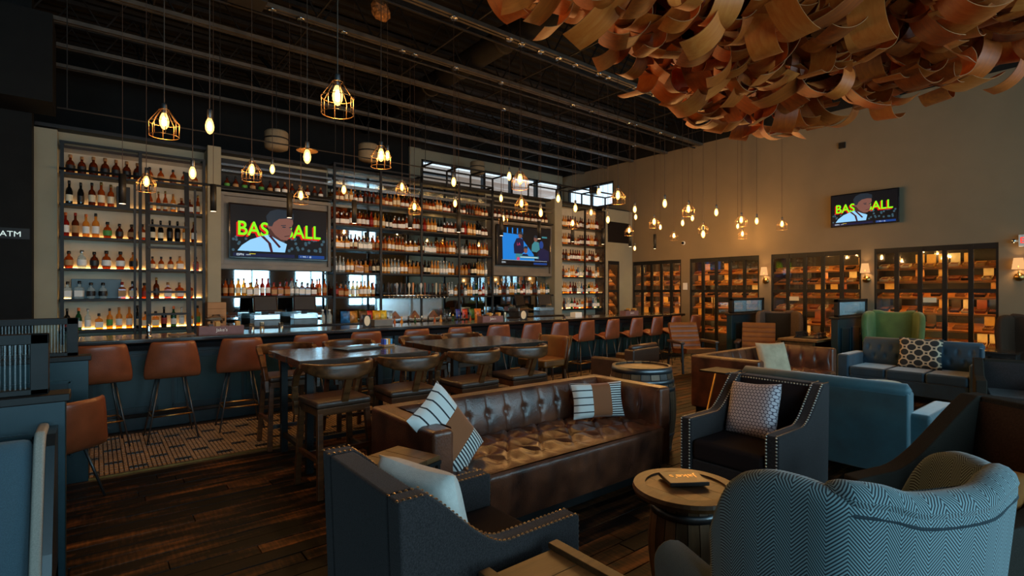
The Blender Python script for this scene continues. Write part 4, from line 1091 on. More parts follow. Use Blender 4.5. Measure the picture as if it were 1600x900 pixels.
# ------------------------------------------------------------------ scoop armchairs
def scoop_chair(label, loc, rz, name='club_armchair', W=.76, D=.9, zb=.9, za=.62, m='charcoal', m_in='charcoal_in', nails=None, curve=.38, front_z=None, rake=.06, T=.10, legs=True):
    t = thing(name, label, 'armchair', loc, rz)
    yb, yf = -D/2, D/2
    fz = za if front_z is None else front_z
    top = [(yb, zb)]
    n = 14
    top.append((yb+.10, zb))
    ys, ye = yb+.12, yb+.12+curve
    for k in range(n+1):
        s = k/n; sm = s*s*(3-2*s)
        # fast drop first, then easing into the arm
        z = za + (zb-za)*(1-s)**1.9*(1 + .9*s)
        top.append((ys + (ye-ys)*s, z))
    m2 = 6
    for k in range(1, m2+1):
        s = k/m2; top.append((ye + (yf-ye)*s, za + (fz-za)*s))
    prof = [(yb+.03, .1)] + top + [(yf, .1)]
    for sx in (-1, 1):
        a, b_ = sorted((sx*W/2, sx*(W/2-T)))
        sd = MB().prism(prof, a, b_).build('side_panel', M[m], t, bevel=.012, seg=2)
        if nails:
            nl = MB()
            for xo in (sx*(W/2-.014), sx*(W/2-T+.014)):
                pts = [Vector((xo, y, z)) for y, z in top] + [Vector((xo, yf+.002, fz-.02 - k*.1)) for k in range(5)]
                acc = 0; step = .024
                for p, q in zip(pts, pts[1:]):
                    L = (q-p).length; d = (q-p)/max(L, 1e-6)
                    nrm = Vector((0, -d.z, d.y)) if d.y > 0.05 else Vector((0, 1, 0))
                    while acc < L:
                        c_ = p + d*acc + nrm*.001
                        r = .0075
                        a1 = Vector((1,0,0)); b1 = nrm.cross(a1)
                        vs = [c_ + (a1*math.cos(h*PI/3) + b1*math.sin(h*PI/3))*r for h in range(6)] + [c_ + (a1*math.cos(h*PI/3) + b1*math.sin(h*PI/3))*r*.6 + nrm*.0045 for h in range(6)] + [c_ + nrm*.006]
                        nl.add(vs, [(h, (h+1) % 6, 6+(h+1) % 6, 6+h) for h in range(6)] + [(6+h, 6+(h+1) % 6, 12) for h in range(6)])
                        acc += step
                    acc -= L
            stuff(nl.build('nailhead_trim', M[nails], sd, smooth=True))
    MB().add([(-W/2+T,yb,zb),(W/2-T,yb,zb),(W/2-T,yb+.11,zb),(-W/2+T,yb+.11,zb),(-W/2+T,yb+.03,.1),(W/2-T,yb+.03,.1),(W/2-T,yb+.2,.1),(-W/2+T,yb+.2,.1)],
             [(0,1,2,3),(7,6,5,4),(4,5,1,0),(6,7,3,2),(5,6,2,1),(7,4,0,3)]).build('back', M[m], t, bevel=.012)
    MB().grid(lambda u, v: ((W/2-T+.004)*(2*u-1), yb+.115 + .09*(1-v) + .035*math.sin(PI*u)**.5*math.sin(PI*v)**.5, .40 + (zb-.43)*v), 12, 10).build('inner_back', M[m_in], t, smooth=True)
    if nails:
        nl = MB()
        for rowz, marg in ((zb-.02, .0), (zb-.085, .0)):
            k = -W/2+.03
            while k < W/2-.03:
                c_ = Vector((k, yb+.122, rowz)); 
                vs = [c_ + Vector((math.cos(h*PI/3)*.0075, 0, math.sin(h*PI/3)*.0075)) for h in range(6)] + [c_ + Vector((0,.006,0))]
                nl.add(vs, [(h, (h+1) % 6, 6) for h in range(6)]); k += .024
        stuff(nl.build('nailhead_row', M[nails], t, smooth=True))
    MB().box(-W/2+T, W/2-T, yb+.2, yf-.01, .1, .3).build('seat_base', M[m], t, bevel=.01)
    MB().box(-W/2+T+.004, W/2-T-.004, yb+.18, yf+.0, .3, .46).build('seat_cushion', M[m_in], t, bevel=.035, seg=3)
    for sx in (-1, 1):
        for sy in (-1, 1): MB().tube([(sx*(W/2-.07), sy*(D/2-.08), .1), (sx*(W/2-.06), sy*(D/2-.06), 0)], [.025, .016], 8).build('leg', M['black'], t)
    return t
scoop_chair('charcoal armchair with brass nailheads and white pillow, front left', (1.27, 2.04, .012), -PI/2, nails='nail', W=.78)
scoop_chair('charcoal armchair with pewter nailheads and honeycomb pillow', (4.15, 2.04, .012), PI/2, nails='nailsilver', W=.78)
pillow('plain white linen pillow leaning in the front left armchair', .46, .46, .15, M['whitecloth'], (1.11, 1.98, .70), RZ(-PI/2+.25) @ RX(.30))
pillow('white and plum honeycomb pillow on the nailhead armchair', .46, .46, .15, M['honey'], (4.24, 2.1, .67), RZ(PI/2-.2) @ RX(.34) @ RY(.1))
scoop_chair('dark olive swoop-arm armchair at right with high curved back', (3.62, .58, .012), math.radians(60), 'swoop_armchair', .80, .92, 1.02, .60, 'darkfab', 'brownfab', curve=.60, front_z=.57, T=.11)
pillow('ochre velvet pillow on the dark swoop-arm armchair', .36, .36, .14, M['ochre'], (3.45, .55, .62), RZ(math.radians(60)) @ RX(.3))
scoop_chair('dark grey armchair at the far right edge beyond the swoop chair', (8.35, 1.0, .012), PI/2+.2, 'club_armchair', .8, .86, .8, .62, 'darkfab', 'charcoal', curve=.3)

# ------------------------------------------------------------------ velvet sofas
def velvet_sofa(label, loc, rz, W, m, arms=.17, zb=.86, za=.63, D=.88, tuft=True):
    t = thing('velvet_sofa', label, 'sofa', loc, rz)
    yb, yf = -D/2, D/2
    MB().box(-W/2+arms*.8, W/2-arms*.8, yb, yb+.16, .1, zb-.06).build('back', M[m], t, bevel=.02)
    MB().tube([(-W/2+.13, yb+.05, zb-.055), (-W/2+.16, yb+.05, zb-.05), (W/2-.16, yb+.05, zb-.05), (W/2-.13, yb+.05, zb-.055)], [.02,.062,.062,.02], 14).build('back_roll', M[m], t, smooth=True)
    nb = 9
    def ib(u, v):
        x = (W/2-arms)*(2*u-1); z = .42 + (zb-.44)*v
        dim = 0
        for r in (.58, .72):
            g = u*nb + (.5 if r > .6 else 0); fx = abs(g - round(g)); dim = max(dim, .03*math.exp(-(fx/.14)**2 - ((z-r)/.035)**2))
        return (x, yb+.15 + .06*math.sin(PI*v)**.6 + .05*(1-v) - dim, z)
    MB().grid(ib, 90, 18).build('inner_back', M[m], t, smooth=True)
    for sx in (-1, 1):
        a, b_ = sorted((sx*W/2, sx*(W/2-arms)))
        MB().box(a, b_, yb+.06, yf, .1, za).build('arm', M[m], t, bevel=.035, seg=3)
    MB().box(-W/2+arms, W/2-arms, yb+.12, yf-.02, .1, .3).build('base', M[m], t, bevel=.01)
    k = 3 if W > 1.6 else 2; cw = (W-2*arms)/k
    for i in range(k):
        MB().box(-W/2+arms+i*cw+.004, -W/2+arms+(i+1)*cw-.004, yb+.2, yf, .3, .45).build('seat_cushion', M[m], t, bevel=.035, seg=3)
    for sx in (-1, 1):
        for sy in (-1, 1): MB().tube([(sx*(W/2-.08), sy*(D/2-.08), .1), (sx*(W/2-.07), sy*(D/2-.07), 0)], [.028,.018], 8).build('leg', M['black'], t)
    return t
velvet_sofa('teal velvet sofa with its back behind the honeycomb pillow armchair', (5.62, 1.98, .012), -PI/2, 1.68, 'tealvelvet')
velvet_sofa('deep blue tufted velvet sofa with a trellis pillow', (9.80, 2.36, .012), PI/2, 1.80, 'navyvelvet')
pillow('black and beige trellis pattern pillow on the deep blue sofa', .56, .48, .15, M['trellis'], (9.92, 2.3, .69), RZ(PI/2) @ RX(.22))
pillow('cream pillow on the farther leather sofa', .46, .46, .15, M['creamcloth'], (7.5, 3.42, .70), RZ(-.5) @ RX(-.35))
for i, (x, y) in enumerate(((7.3, 2.45), (8.0, 2.25))):
    t = thing('ottoman', ('round green velvet ottoman nearer the farther leather sofa', 'round green velvet ottoman nearer the deep blue sofa')[i], 'ottoman', (x, y, .012))
    MB().lathe([(.22,.06),(.25,.1),(.26,.3),(.25,.42),(.2,.46),(.02,.475)], 24).build('cushion', M['greenvelvet'], t, smooth=True)
    MB().lathe([(.2,0),(.2,.06)], 20).build('plinth', M['black'], t)

# ------------------------------------------------------------------ wing chairs
def herring(nt, u, v):
    z = (v*70.0 + (u*34.0).pp(1.0)*5.0).frac().lt(.5)
    return mixc(nt, z, lin(26,36,44), lin(124,150,154))
M['herring'] = printed('herringbone_tweed', herring, .9, .3, 300)
def herr2(nt, u, v):
    z = (v*22.0 + (u*8.0).pp(1.0)*6.0).frac().lt(.5)
    return mixc(nt, z, lin(40,50,58), lin(112,130,136))
M['herring2'] = printed('herringbone_tweed_fine', herr2, .9, .3, 300)
M['piping'] = mat('dark_piping', lin(44,56,62), .85)
def wing_chair(label, loc, rz, m, m_in, W=.80, H=1.06, m_arm=None):
    t = thing('wing_chair', label, 'armchair', loc, rz)
    hw = W/2; m_arm = m_arm or m
    # plan path: left wing tip -> back -> right wing tip (x, y, top z)
    path = [(-hw-.05, .10, H-.30), (-hw-.055, .0, H-.08), (-hw-.03, -.12, H-.005), (-hw+.02, -.24, H+.005), (-hw+.07, -.335, H-.01), (-hw+.17, -.375, H-.02), (-.13, -.395, H-.045), (0, -.40, H-.05),
            (.13, -.395, H-.045), (hw-.17, -.375, H-.02), (hw-.07, -.335, H-.01), (hw-.02, -.24, H+.005), (hw+.03, -.12, H-.005), (hw+.055, .0, H-.08), (hw+.05, .10, H-.30)]
    def sh(u, v):
        x, y, z = lerp_pts(path, u)
        lean = (1-v)
        zz = .16 + (z-.16)*v
        return (x*(1-.14*lean), y*(1-.05*lean) + .05*lean, zz)
    MB().grid(sh, 42, 16).build('back_shell', M[m], t, solid=.09, sub=1)
    pts = [lerp_pts(path, k/40) for k in range(41)]
    for dy in (0,):
        MB().tube([(p.x*1.03, p.y*1.03-.02, p.z-.055) for p in pts], .010, 6).build('piping', M['piping'], t, smooth=True)
    # rolled head of the back
    def roll(u, v):
        p = lerp_pts(path, .25+.5*u); e = min(1, 12*u, 12*(1-u))**.5; a = 2*PI*v
        c_ = Vector((p.x*.985, p.y*.985, p.z-.01)); out = Vector((p.x*.35, p.y, 0)).normalized()
        return c_ + out*(.05*e*math.cos(a)) + Vector((0,0,.045*e*math.sin(a)))
    b = MB(); b.grid(roll, 40, 12)
    for k_, tv in b.uv.items(): b.uv[k_] = [(.25+.5*a_, .8+.25*b_) for a_, b_ in tv]
    b.build('head_roll', M[m], t, smooth=True)
    MB().box(-hw+.08, hw-.08, -.34, .38, .16, .32).build('seat_base', M[m], t, bevel=.02)
    MB().box(-hw+.1, hw-.1, -.3, .4, .32, .48).build('seat_cushion', M[m_in], t, bevel=.05, seg=3)
    MB().grid(lambda u, v: ((hw-.1)*(2*u-1), -.30+.06*(1-v)+.05*math.sin(PI*v)*math.sin(PI*u), .45+(H-.5)*v), 10, 10).build('inner_back', M[m_in], t, smooth=True)
    for sx in (-1, 1):
        b = MB(); n = 12
        ac = sx*(hw+.02); arc = [(ac + .085*math.cos(PI*k/8), .45 + .085*math.sin(PI*k/8)) for k in range(9)]
        poly = [(ac+.07, .18)] + arc + [(ac-.07, .18)]
        b.prism(poly, -.16, .48, 'y')
        b.build('arm', M[m_arm], t, bevel=.02, seg=2)
        for sy, yy in ((1, .33), (-1, -.3)): MB().tube([(sx*(hw-.12), yy, .17), (sx*(hw-.11), yy+.03*sy, 0)], [.026,.016], 8).build('leg', M['cap'], t)
    return t
wing_chair('blue-grey herringbone wing chair seen from behind, front right', (2.17, .76, .012), math.radians(-25), 'herring', 'herring2', m_arm='boothfab', W=.78, H=1.05)
wing_chair('grey-brown tall wing chair against the divider near the humidor door', (11.5, 5.12, .012), PI/2+.5, 'greyfab', 'darkfab', .72, 1.2)
wing_chair('moss green tall wing chair below the wall television', (11.4, 3.05, .012), PI/2+.2, 'greenvelvet', 'greenvelvet', .76, 1.26)
wing_chair('dark brown tall wing chair at the right edge by the sconce', (11.65, 1.2, .012), PI/2, 'brownfab', 'brownfab', .8, 1.24)

# ------------------------------------------------------------------ leather lounge chairs
def lounge(label, loc, rz):
    t = thing('lounge_chair', label, 'armchair', loc, rz)
    def bk(u, v):
        s = 2*u-1; zz = .38 + .58*v
        ch = .012*abs(math.sin(v*PI*6))
        return (.31*s, -.22 - .22*v + ch, zz)
    MB().grid(bk, 12, 36).build('back', M['tanleather'], t, solid=.07)
    MB().grid(lambda u, v: (.31*(2*u-1), -.24 + .58*v, .40 + .05*v + .012*abs(math.sin(v*PI*5))), 12, 30).build('seat', M['tanleather'], t, solid=.09)
    for sx in (-1, 1):
        MB().box(sx*.37-.05, sx*.37+.05, -.3, .3, .58, .64).build('arm_pad', M['seatleather'], t, bevel=.025, seg=3)
        MB().bar((sx*.37, .26, .6), (sx*.37, .3, 0), .035, .035).build('leg', M['black'], t); MB().bar((sx*.37, -.24, .6), (sx*.37, -.34, 0), .035, .035).build('leg', M['black'], t)
        MB().bar((sx*.37, -.3, .32), (sx*.37, .28, .36), .03, .03).build('side_rail', M['black'], t)
    return t
lg = lounge('cognac leather lounge chair facing the room below the last stools', (9.5, 5.95, .012), PI-.5)
dup(lg, (10.42, 5.06, .012), PI/2+.4, 'cognac leather lounge chair beside the chess table')
t = thing('lounge_chair', 'low brown leather armchair with padded top roll behind the barrel', 'armchair', (6.75, 5.45, .012), .12)
MB().box(-.4, .4, -.4, -.22, .14, .74).build('back', M['seatleather'], t, bevel=.03, seg=3)
for z in (.76, .70): MB().tube([(-.37, -.33, z), (.37, -.33, z)], .045, 12).build('back_roll', M['seatleather'], t, smooth=True)
for sx in (-1, 1):
    MB().box(sx*.36-.06, sx*.36+.06, -.3, .4, .14, .58).build('arm', M['seatleather'], t, bevel=.04, seg=3)
    for sy in (-1, 1): MB().box(sx*.34-.02, sx*.34+.02, sy*.33-.02, sy*.33+.02, 0, .14).build('leg', M['black'], t)
MB().box(-.3, .3, -.24, .4, .2, .44).build('seat_cushion', M['seatleather'], t, bevel=.05, seg=3)
# ------------------------------------------------------------------ booths and dividers
def reeded(nt): pass
M['reed'] = glassy('reeded_glass', (.62,.76,.78), .88, .3)
def divider(label, xe, y, L, sgn=-1, H=1.42, HB=1.08, ribs=True):
    """runs along X from xe towards sgn; reeded glass over a panelled base"""
    t = thing('booth_divider', label, 'divider', (xe, y, 0))
    a, b = sorted((0, sgn*L))
    MB().box(a, b, -.06, .06, 0, HB-.03).build('base', M['teal'], t, bevel=.005)
    MB().box(a-.02, b+.02, -.09, .09, HB-.03, HB+.015).build('ledge', M['cap'], t, bevel=.008)
    n = max(1, round(L/.62)); pw_ = (L-.1)/n
    for i in range(n):
        x0 = a+.05+i*pw_+.07; x1 = a+.05+(i+1)*pw_-.07
        p = MB().box(x0, x1, -.072, -.06, .25, HB-.2).build('panel', M['tealdeep'], t, bevel=.006)
        fb_ = MB()
        for p0, q0 in (((x0,.25),(x1,.25)),((x1,.25),(x1,HB-.2)),((x1,HB-.2),(x0,HB-.2)),((x0,HB-.2),(x0,.25))): fb_.bar((p0[0],-.072,p0[1]),(q0[0],-.072,q0[1]),.025,.025)
        fb_.build('panel_bead', M['teal'], p)
    xi = b if sgn < 0 else a
    ins = .07
    fa, fb2 = a+ins, b-ins
    for p0 in ((fa, fa+.075, HB+.015, H), (fb2-.075, fb2, HB+.015, H), (fa, fb2, H-.055, H), (fa, fb2, HB+.015, HB+.045)):
        MB().box(p0[0], p0[1], -.035, .035, p0[2], p0[3]).build('glass_frame', M['cap'], t, bevel=.004)
    g = MB(); x = fa+.075; w = .02
    while x < fb2-.075:
        g.add([(x+w*.5*(1-math.cos(PI*k/4)), -.012*math.sin(PI*k/4), z) for z in (HB+.04, H-.05) for k in range(5)], [(k, k+1, 6+k, 5+k) for k in range(4)])
        x += w
    g.build('reeded_pane', M['reed'], t, smooth=True)
    return t
divider('nearer teal booth divider with reeded glass at left edge', -.13, 3.8, 2.4)
divider('farther teal booth divider with reeded glass beside the bar end', -.05, 5.88, 2.4)
divider('teal booth divider left of the first sconce by the humidor door', 10.6, 5.76, 1.58, 1, 1.5, 1.16)
divider('teal booth divider below the second sconce under the wall television', 10.5, 3.69, 1.68, 1, 1.5, 1.16)
bb = thing('booth_bench', 'blue-grey upholstered booth bench at the left edge', 'bench', (-.16, 3.72, .0))
MB().box(-2.2, 0, -.62, 0, 0.012, .2).build('plinth', M['tealdeep'], bb)
MB().box(-2.2, -.03, -.75, -.3, .1, .2).build('seat_cushion', M['boothfab'], bb, bevel=.03, seg=3)
MB().grid(lambda u, v: (-2.2+2.12*u, -.46 + .32*v + .03*math.cos(PI*v) - .03*math.sin(PI*v), .16 + .75*v), 30, 12).build('back_cushion', M['boothfab'], bb, solid=.12, sub=1)
MB().prism([(-.60,.1),(-.50,.42),(-.29,.90),(-.22,.95),(0,.95),(0,.1)], -.08, -.035).build('side_band', M['boothtrim'], bb, bevel=.015, seg=2)
MB().prism([(-.58,.1),(-.48,.42),(-.27,.88),(-.2,.925),(.02,.925),(.02,.1)], -.035, 0).build('end_panel', M['tealdeep'], bb)

# ------------------------------------------------------------------ low tables and barrels
def barrel_mesh(b, r0, r1, h, seg):
    prof = [(r0 + (r1-r0)*math.sin(PI*k/8), h*k/8) for k in range(9)]
    return prof
def barrel(label, loc, r0, r1, h, hoops, rim=True, name='barrel'):
    t = thing(name, label, 'barrel', loc)
    n = 20
    for k in range(n):
        b = MB(); a0, a1 = 2*PI*k/n+.012, 2*PI*(k+1)/n-.012; vs = []; fs = []
        for i in range(9):
            r = r0 + (r1-r0)*math.sin(PI*i/8); z = h*i/8
            for a in (a0, a1):
                vs.append((r*math.cos(a), r*math.sin(a), z)); vs.append(((r-.025)*math.cos(a), (r-.025)*math.sin(a), z))
        for i in range(8):
            j = i*4
            fs += [(j, j+2, j+6, j+4), (j+1, j+5, j+7, j+3), (j, j+4, j+5, j+1), (j+2, j+3, j+7, j+6)]
        fs += [(0, 1, 3, 2), (32, 34, 35, 33)]
        b.add(vs, fs).build('stave', M['barrelwood'], t)
    for z0, z1 in hoops:
        f_ = lambda z: r0 + (r1-r0)*math.sin(PI*z/h) + .004
        MB().lathe([(f_(z0)-.003, z0), (f_(z0), z0), (f_(z1), z1), (f_(z1)-.003, z1)], 40, cap=False).build('hoop', M['hoop'], t, smooth=True)
    return t
M['hoop'] = mat('galvanised_hoop', (.16,.17,.18), .38, .9, .3, 8)
t = barrel('oak barrel table with metal hoops behind the leather sofa', (4.50, 3.42, .012), .30, .355, .86, ((.0,.05),(.16,.2),(.62,.67),(.70,.745),(.80,.86)))
def head(t, r, z, th, m, n=6):
    for i in range(n):
        x0, x1 = -r + 2*r*i/n + .001, -r + 2*r*(i+1)/n - .001
        pts = []
        for k in range(9): x = x0 + (x1-x0)*k/8; pts.append((x, -math.sqrt(max(0, r*r-x*x))))
        for k in range(8, -1, -1): x = x0 + (x1-x0)*k/8; pts.append((x, math.sqrt(max(0, r*r-x*x))))
        MB().prism(pts, z-th, z, 'z').build('head_board', m, t)
head(t, .28, .84, .03, M['tableoak'])
t = barrel('small half-barrel table with round plank top in the foreground', (2.52, 1.62, .012), .17, .20, .53, ((.03,.06),(.44,.48)), name='barrel_table')
head(t, .262, .57, .03, M['tableoak'], 5)
b = MB(); rg = [(.262,.535),(.278,.535),(.284,.555),(.278,.575),(.215,.578),(.215,.570)]
b.lathe(rg, 48, cap=False).build('rim_ring', M['tableoak'], t, smooth=False)
mn = thing('menu_folder', 'black leather menu folder with gold lettering on the barrel table', 'menu', (2.56, 1.66, .592), math.radians(-34))
MB().box(-.11, .11, -.09, .09, 0, .022).build('cover', M['menu'] if 'menu' in M else M['cap'], mn, bevel=.004)
inst('lettering', text_mesh("Jake's", .07, M['gold'], .0004), mn, (0, .01, .0228), (0, 0, PI))
# side table beside the sofa arm
t = thing('side_table', 'square wooden side table with metal frame between sofa and armchair', 'table', (1.34, 2.71, .012), math.radians(18))
for i in range(3): MB().box(-.17+i*.1133, -.17+(i+1)*.1133-.002, -.17, .17, .66, .69).build('top_board', M['tableoak'], t, bevel=.003)
MB().box(-.175, .175, -.175, .175, .64, .66).build('top_frame', M['black'], t)
for sx in (-1, 1):
    for sy in (-1, 1): MB().bar((sx*.16, sy*.16, .65), (sx*.16, sy*.16, 0), .022, .022).build('leg', M['black'], t)
    MB().bar((sx*.16, -.16, .02), (sx*.16, .16, .64), .014, .014).build('brace', M['brass'], t)
# crate table at the bottom edge
t = thing('crate_table', 'wooden crate table with cross battens at the bottom edge', 'table', (1.30, 1.26, .012))
for i in range(4): MB().box(-.2, .2, -.3+i*.15, -.3+(i+1)*.15-.003, .56, .58).build('top_board', M['tableoak'], t, bevel=.002)
for x in (-.2, .15): MB().box(x, x+.05, -.31, .31, .58, .605).build('batten', M['tableoak'], t, bevel=.003)
for sx in (-1, 1):
    MB().box(sx*.19-.012, sx*.19+.012, -.3, .3, .08, .56).build('side_board', M['tableoak'], t)
    MB().box(-.2, .2, sx*.29-.012, sx*.29+.012, .08, .56).build('end_board', M['tableoak'], t)
    for sy in (-1, 1): MB().box(sx*.17-.02, sx*.17+.02, sy*.27-.02, sy*.27+.02, 0, .1).build('foot', M['black'], t)
# c-shaped side table by the farther sofa
t = thing('c_table', 'small c-shaped side table with brass legs by the farther sofa', 'table', (5.88, 3.3, .012))
MB().box(-.2, .2, -.17, .17, .67, .69).build('top', M['cap'], t, bevel=.004)
for sy in (-1, 1): MB().bar((.15, sy*.14, .67), (-.15, sy*.14, .0), .018, .018).build('leg', M['brass'], t)
MB().bar((-.15, -.14, .01), (-.15, .14, .01), .018, .018).build('foot_bar', M['brass'], t)
# chess table
t = thing('chess_table', 'wooden table carrying a chess board by the grey wing chair', 'table', (10.75, 4.22, .012))
MB().box(-.55, .55, -.35, .35, .70, .74).build('top', M['tableoak'], t, bevel=.005)
for sx in (-1, 1): MB().box(sx*.42-.05, sx*.42+.05, -.25, .25, 0, .70).build('leg', M['tableoak'], t)
cb = thing('chess_board', 'chess board with pieces standing on the wooden table', 'chess board', (10.72, 4.18, .752))
MB().box(-.22, .22, -.22, .22, 0, .02).build('board', M['cap'], cb)
pc = MB().lathe([(.018,0),(.018,.008),(.008,.02),(.006,.05),(.012,.058),(.012,.07),(.002,.08)], 8).mesh('chess_piece', M['tableoak'], True)
pc2 = MB().lathe([(.018,0),(.018,.008),(.008,.02),(.006,.05),(.012,.058),(.012,.07),(.002,.08)], 8).mesh('chess_piece', M['black'], True)
for i in range(8):
    for r_ in (0, 1, 6, 7): inst('chess_piece', pc if r_ < 2 else pc2, cb, (-.19+i*.054, -.19+r_*.054, .02), (0,0,0), 1.0 if r_ in (1, 6) else 1.3)
t = thing('end_cabinet', 'dark low cabinet behind the deep blue sofa at the right', 'cabinet', (10.72, 1.6, .012))
MB().box(-.2, .2, -.3, .3, .08, .7).build('body', M['cap'], t, bevel=.006)
MB().box(-.22, .22, -.32, .32, .7, .73).build('top', M['barwood'], t, bevel=.004)
for sx in (-1, 1):
    for sy in (-1, 1): MB().box(sx*.17-.02, sx*.17+.02, sy*.26-.02, sy*.26+.02, 0, .08).build('foot', M['black'], t)
for i in range(2): p = MB().box(-.22, -.2, -.29+i*.3, -.01+i*.3, .12, .66).build('door', M['barwood'], t); MB().box(-.235,-.22,-.05+i*.08,-.03+i*.08,.38,.46).build('handle', M['brass'], p)

# things on the high table
t = thing('menu_stack', 'stack of dark blue menus on the left high table', 'menu', (2.18, 5.28, 1.041), .25)
for i in range(3): MB().box(-.24, .2, -.13+.01*i, .13+.01*i, .006*i, .006*i+.005).build('menu_sheet', M['teal' if i == 2 else 'cap'], t)
t = thing('sauce_caddy', 'wooden block of coloured sachets on the left high table', 'caddy', (2.5, 5.32, 1.041), .2)
MB().box(-.07, .07, -.05, .05, 0, .025).build('block', M['kraft'], t, bevel=.004)
for i, k in enumerate(((60,90,190), (220,220,215), (225,150,40), (70,150,200))):
    MB().box(-.055+i*.028, -.033+i*.028, -.03, .03, .025, .085).build('sachet', mat('sachet_%d' % i, lin(*k), .6), t)

# ------------------------------------------------------------------ things on the bar
def caddy(label, x, text, L=.52):
    t = thing('bar_caddy', label, 'caddy', (x, 7.72, 1.091))
    MB().box(-L/2, L/2, -.09, .09, 0, .012).build('tray', M['burgundy'], t)
    for yy in (-.09, .08): MB().box(-L/2, L/2, yy, yy+.012, .012, .105).build('side', M['burgundy'], t, bevel=.003)
    for xx in (-L/2, L/2-.012): MB().box(xx, xx+.012, -.08, .08, .012, .105).build('end', M['burgundy'], t)
    for i in range(6): MB().box(-L/2+.04+i*L/6.6, -L/2+.04+i*L/6.6+.05, -.05, .05, .012, .10 + .03*(i % 3)).build('napkin_bundle', M['boxpaper'][(i*2) % 6], t)
    inst('lettering', text_mesh(text, .06, M['white'], .0005), t, (0, -.0915, .055), (PI/2, 0, 0))
    return t
caddy("purple-grey bar caddy with white lettering near the left end, bison on top", 1.28, "Jake's")
caddy("purple-grey bar caddy with white lettering at mid bar", 5.68, "Jake's", .46)
caddy("purple-grey bar caddy with white lettering near the far end", 9.7, "Jake's", .46)
bs = thing('bison_figurine', 'small bronze bison figurine on the left bar caddy', 'figurine', (1.24, 7.82, 1.22), .1)
bme = bpy.data.meshes.new('bison_body')
bv = [(.0,0,.07),(.05,0,.08),(-.06,0,.085),(-.10,0,.06),(-.125,0,.04),(.09,0,.065),(.10,0,.03)] + [(sx, sy*.022, z) for sx in (.07, -.05) for sy in (-1, 1) for z in (.045, .0)]
be = [(0,1),(0,2),(2,3),(3,4),(1,5),(5,6)] + [e for k, r_ in enumerate((1,1,2,2)) for e in ((r_, 7+2*k), (7+2*k, 8+2*k))]
bme.from_pydata(bv, be, []); bo = bpy.data.objects.new('body', bme); C.objects.link(bo); bo.parent = bs
bo.modifiers.new('skin', 'SKIN'); ss = bo.modifiers.new('sub', 'SUBSURF'); ss.levels = ss.render_levels = 1
for i, v in enumerate(bme.skin_vertices[0].data):
    r_ = [.045,.035,.055,.035,.022,.03,.006][i] if i < 7 else (.014 if i % 2 else .010)
    v.radius = (r_, r_); v.use_root = (i == 0)
bme.materials.append(mat('bronze', (.09,.055,.03), .4, .6))
for sy in (-1, 1): MB().tube([(-.11, sy*.02, .085), (-.115, sy*.035, .095), (-.11, sy*.038, .11)], [.006,.005,.002], 6).build('horn', M['cap'], bs)
M['drink'] = glassy('tumbler_glass', (.85,.92,.95), .7, .05)
def tumbler(label, x, y, z, h=.11, r=.036, fill=None):
    t = thing('tumbler', label, 'glass', (x, y, z))
    MB().lathe([(r*.85,0),(r,h),(r-.003,h),(r*.8,.008)], 14, cap=False).build('glass_wall', M['drink'], t, smooth=True)
    MB().lathe([(r*.8,.002),(r*.84,h*.55)], 12).build('contents', fill or M['chrome'], t, smooth=True)
tumbler('blue-patterned glass beside the bison caddy', 1.66, 7.74, 1.091, .12, .035, LIQ[7])
tumbler('amber-filled glass right of the blue-patterned glass', 1.80, 7.8, 1.091, .13, .035, LIQ[2])
tumbler('clear faceted glass on the bar right of the amber glass', 2.02, 7.70, 1.091, .12, .035)
tumbler('tall clear glass at mid bar beside the caddy', 6.05, 7.75, 1.091, .15, .035)
t = thing('bottle_stopper_figure', 'silver figurine on a stub at the left end of the bar', 'figurine', (.50, 7.68, 1.091))
MB().lathe([(.035,0),(.035,.01),(.015,.02),(.02,.05),(.03,.08),(.02,.105),(.028,.13),(.012,.16)], 14).build('body', M['chrome'], t, smooth=True)
tag(MB().box(.72, 1.0, 7.7, 7.95, 1.091, 1.10).build('serving_board', M['tableoak'], bevel=.003), 'thin wooden serving board on the bar left of the bison caddy', 'board')
t = thing('table_card', 'oval white card sign on a black stand on the bar', 'sign', (3.28, 7.68, 1.091), .1)
MB().box(-.07, .07, .0, .012, 0, .19).build('stand', M['cap'], t, bevel=.004)
MB().prism([(x, z) for x, z in ell(0, .1, .05, .08, 20)], -.004, .0, 'y').build('oval_card', LAB[0], t)
t = thing('table_card', 'oval white card sign leaning on the bar beyond mid bar', 'sign', (6.45, 7.68, 1.091), -.7)
MB().box(-.07, .07, .0, .012, 0, .19).build('stand', M['cap'], t, bevel=.004)
MB().prism([(x, z) for x, z in ell(0, .1, .05, .08, 20)], -.004, .0, 'y').build('oval_card', LAB[0], t)
tag(MB().box(3.42, 3.74, 7.72, 7.9, 1.091, 1.20).build('napkin_box', M['panelgrey'], bevel=.01), 'grey napkin box beside the oval card sign', 'box')
tag(MB().box(7.9, 8.1, 7.7, 7.86, 1.091, 1.20).build('napkin_box', M['white'], bevel=.008), 'pale napkin box on the far half of the bar', 'box')
# stacked wooden gift boxes under the left pillar
for i in range(4):
    tag(MB().box(1.36, 1.62, 9.3, 9.52, 1.075+i*.1, 1.172+i*.1).build('wooden_gift_box', M['kraft'], bevel=.003), 'brown gift box, %s up in the stack below left pillar' % nth(i+1), 'box', 'stacked gift boxes by the left pillar')
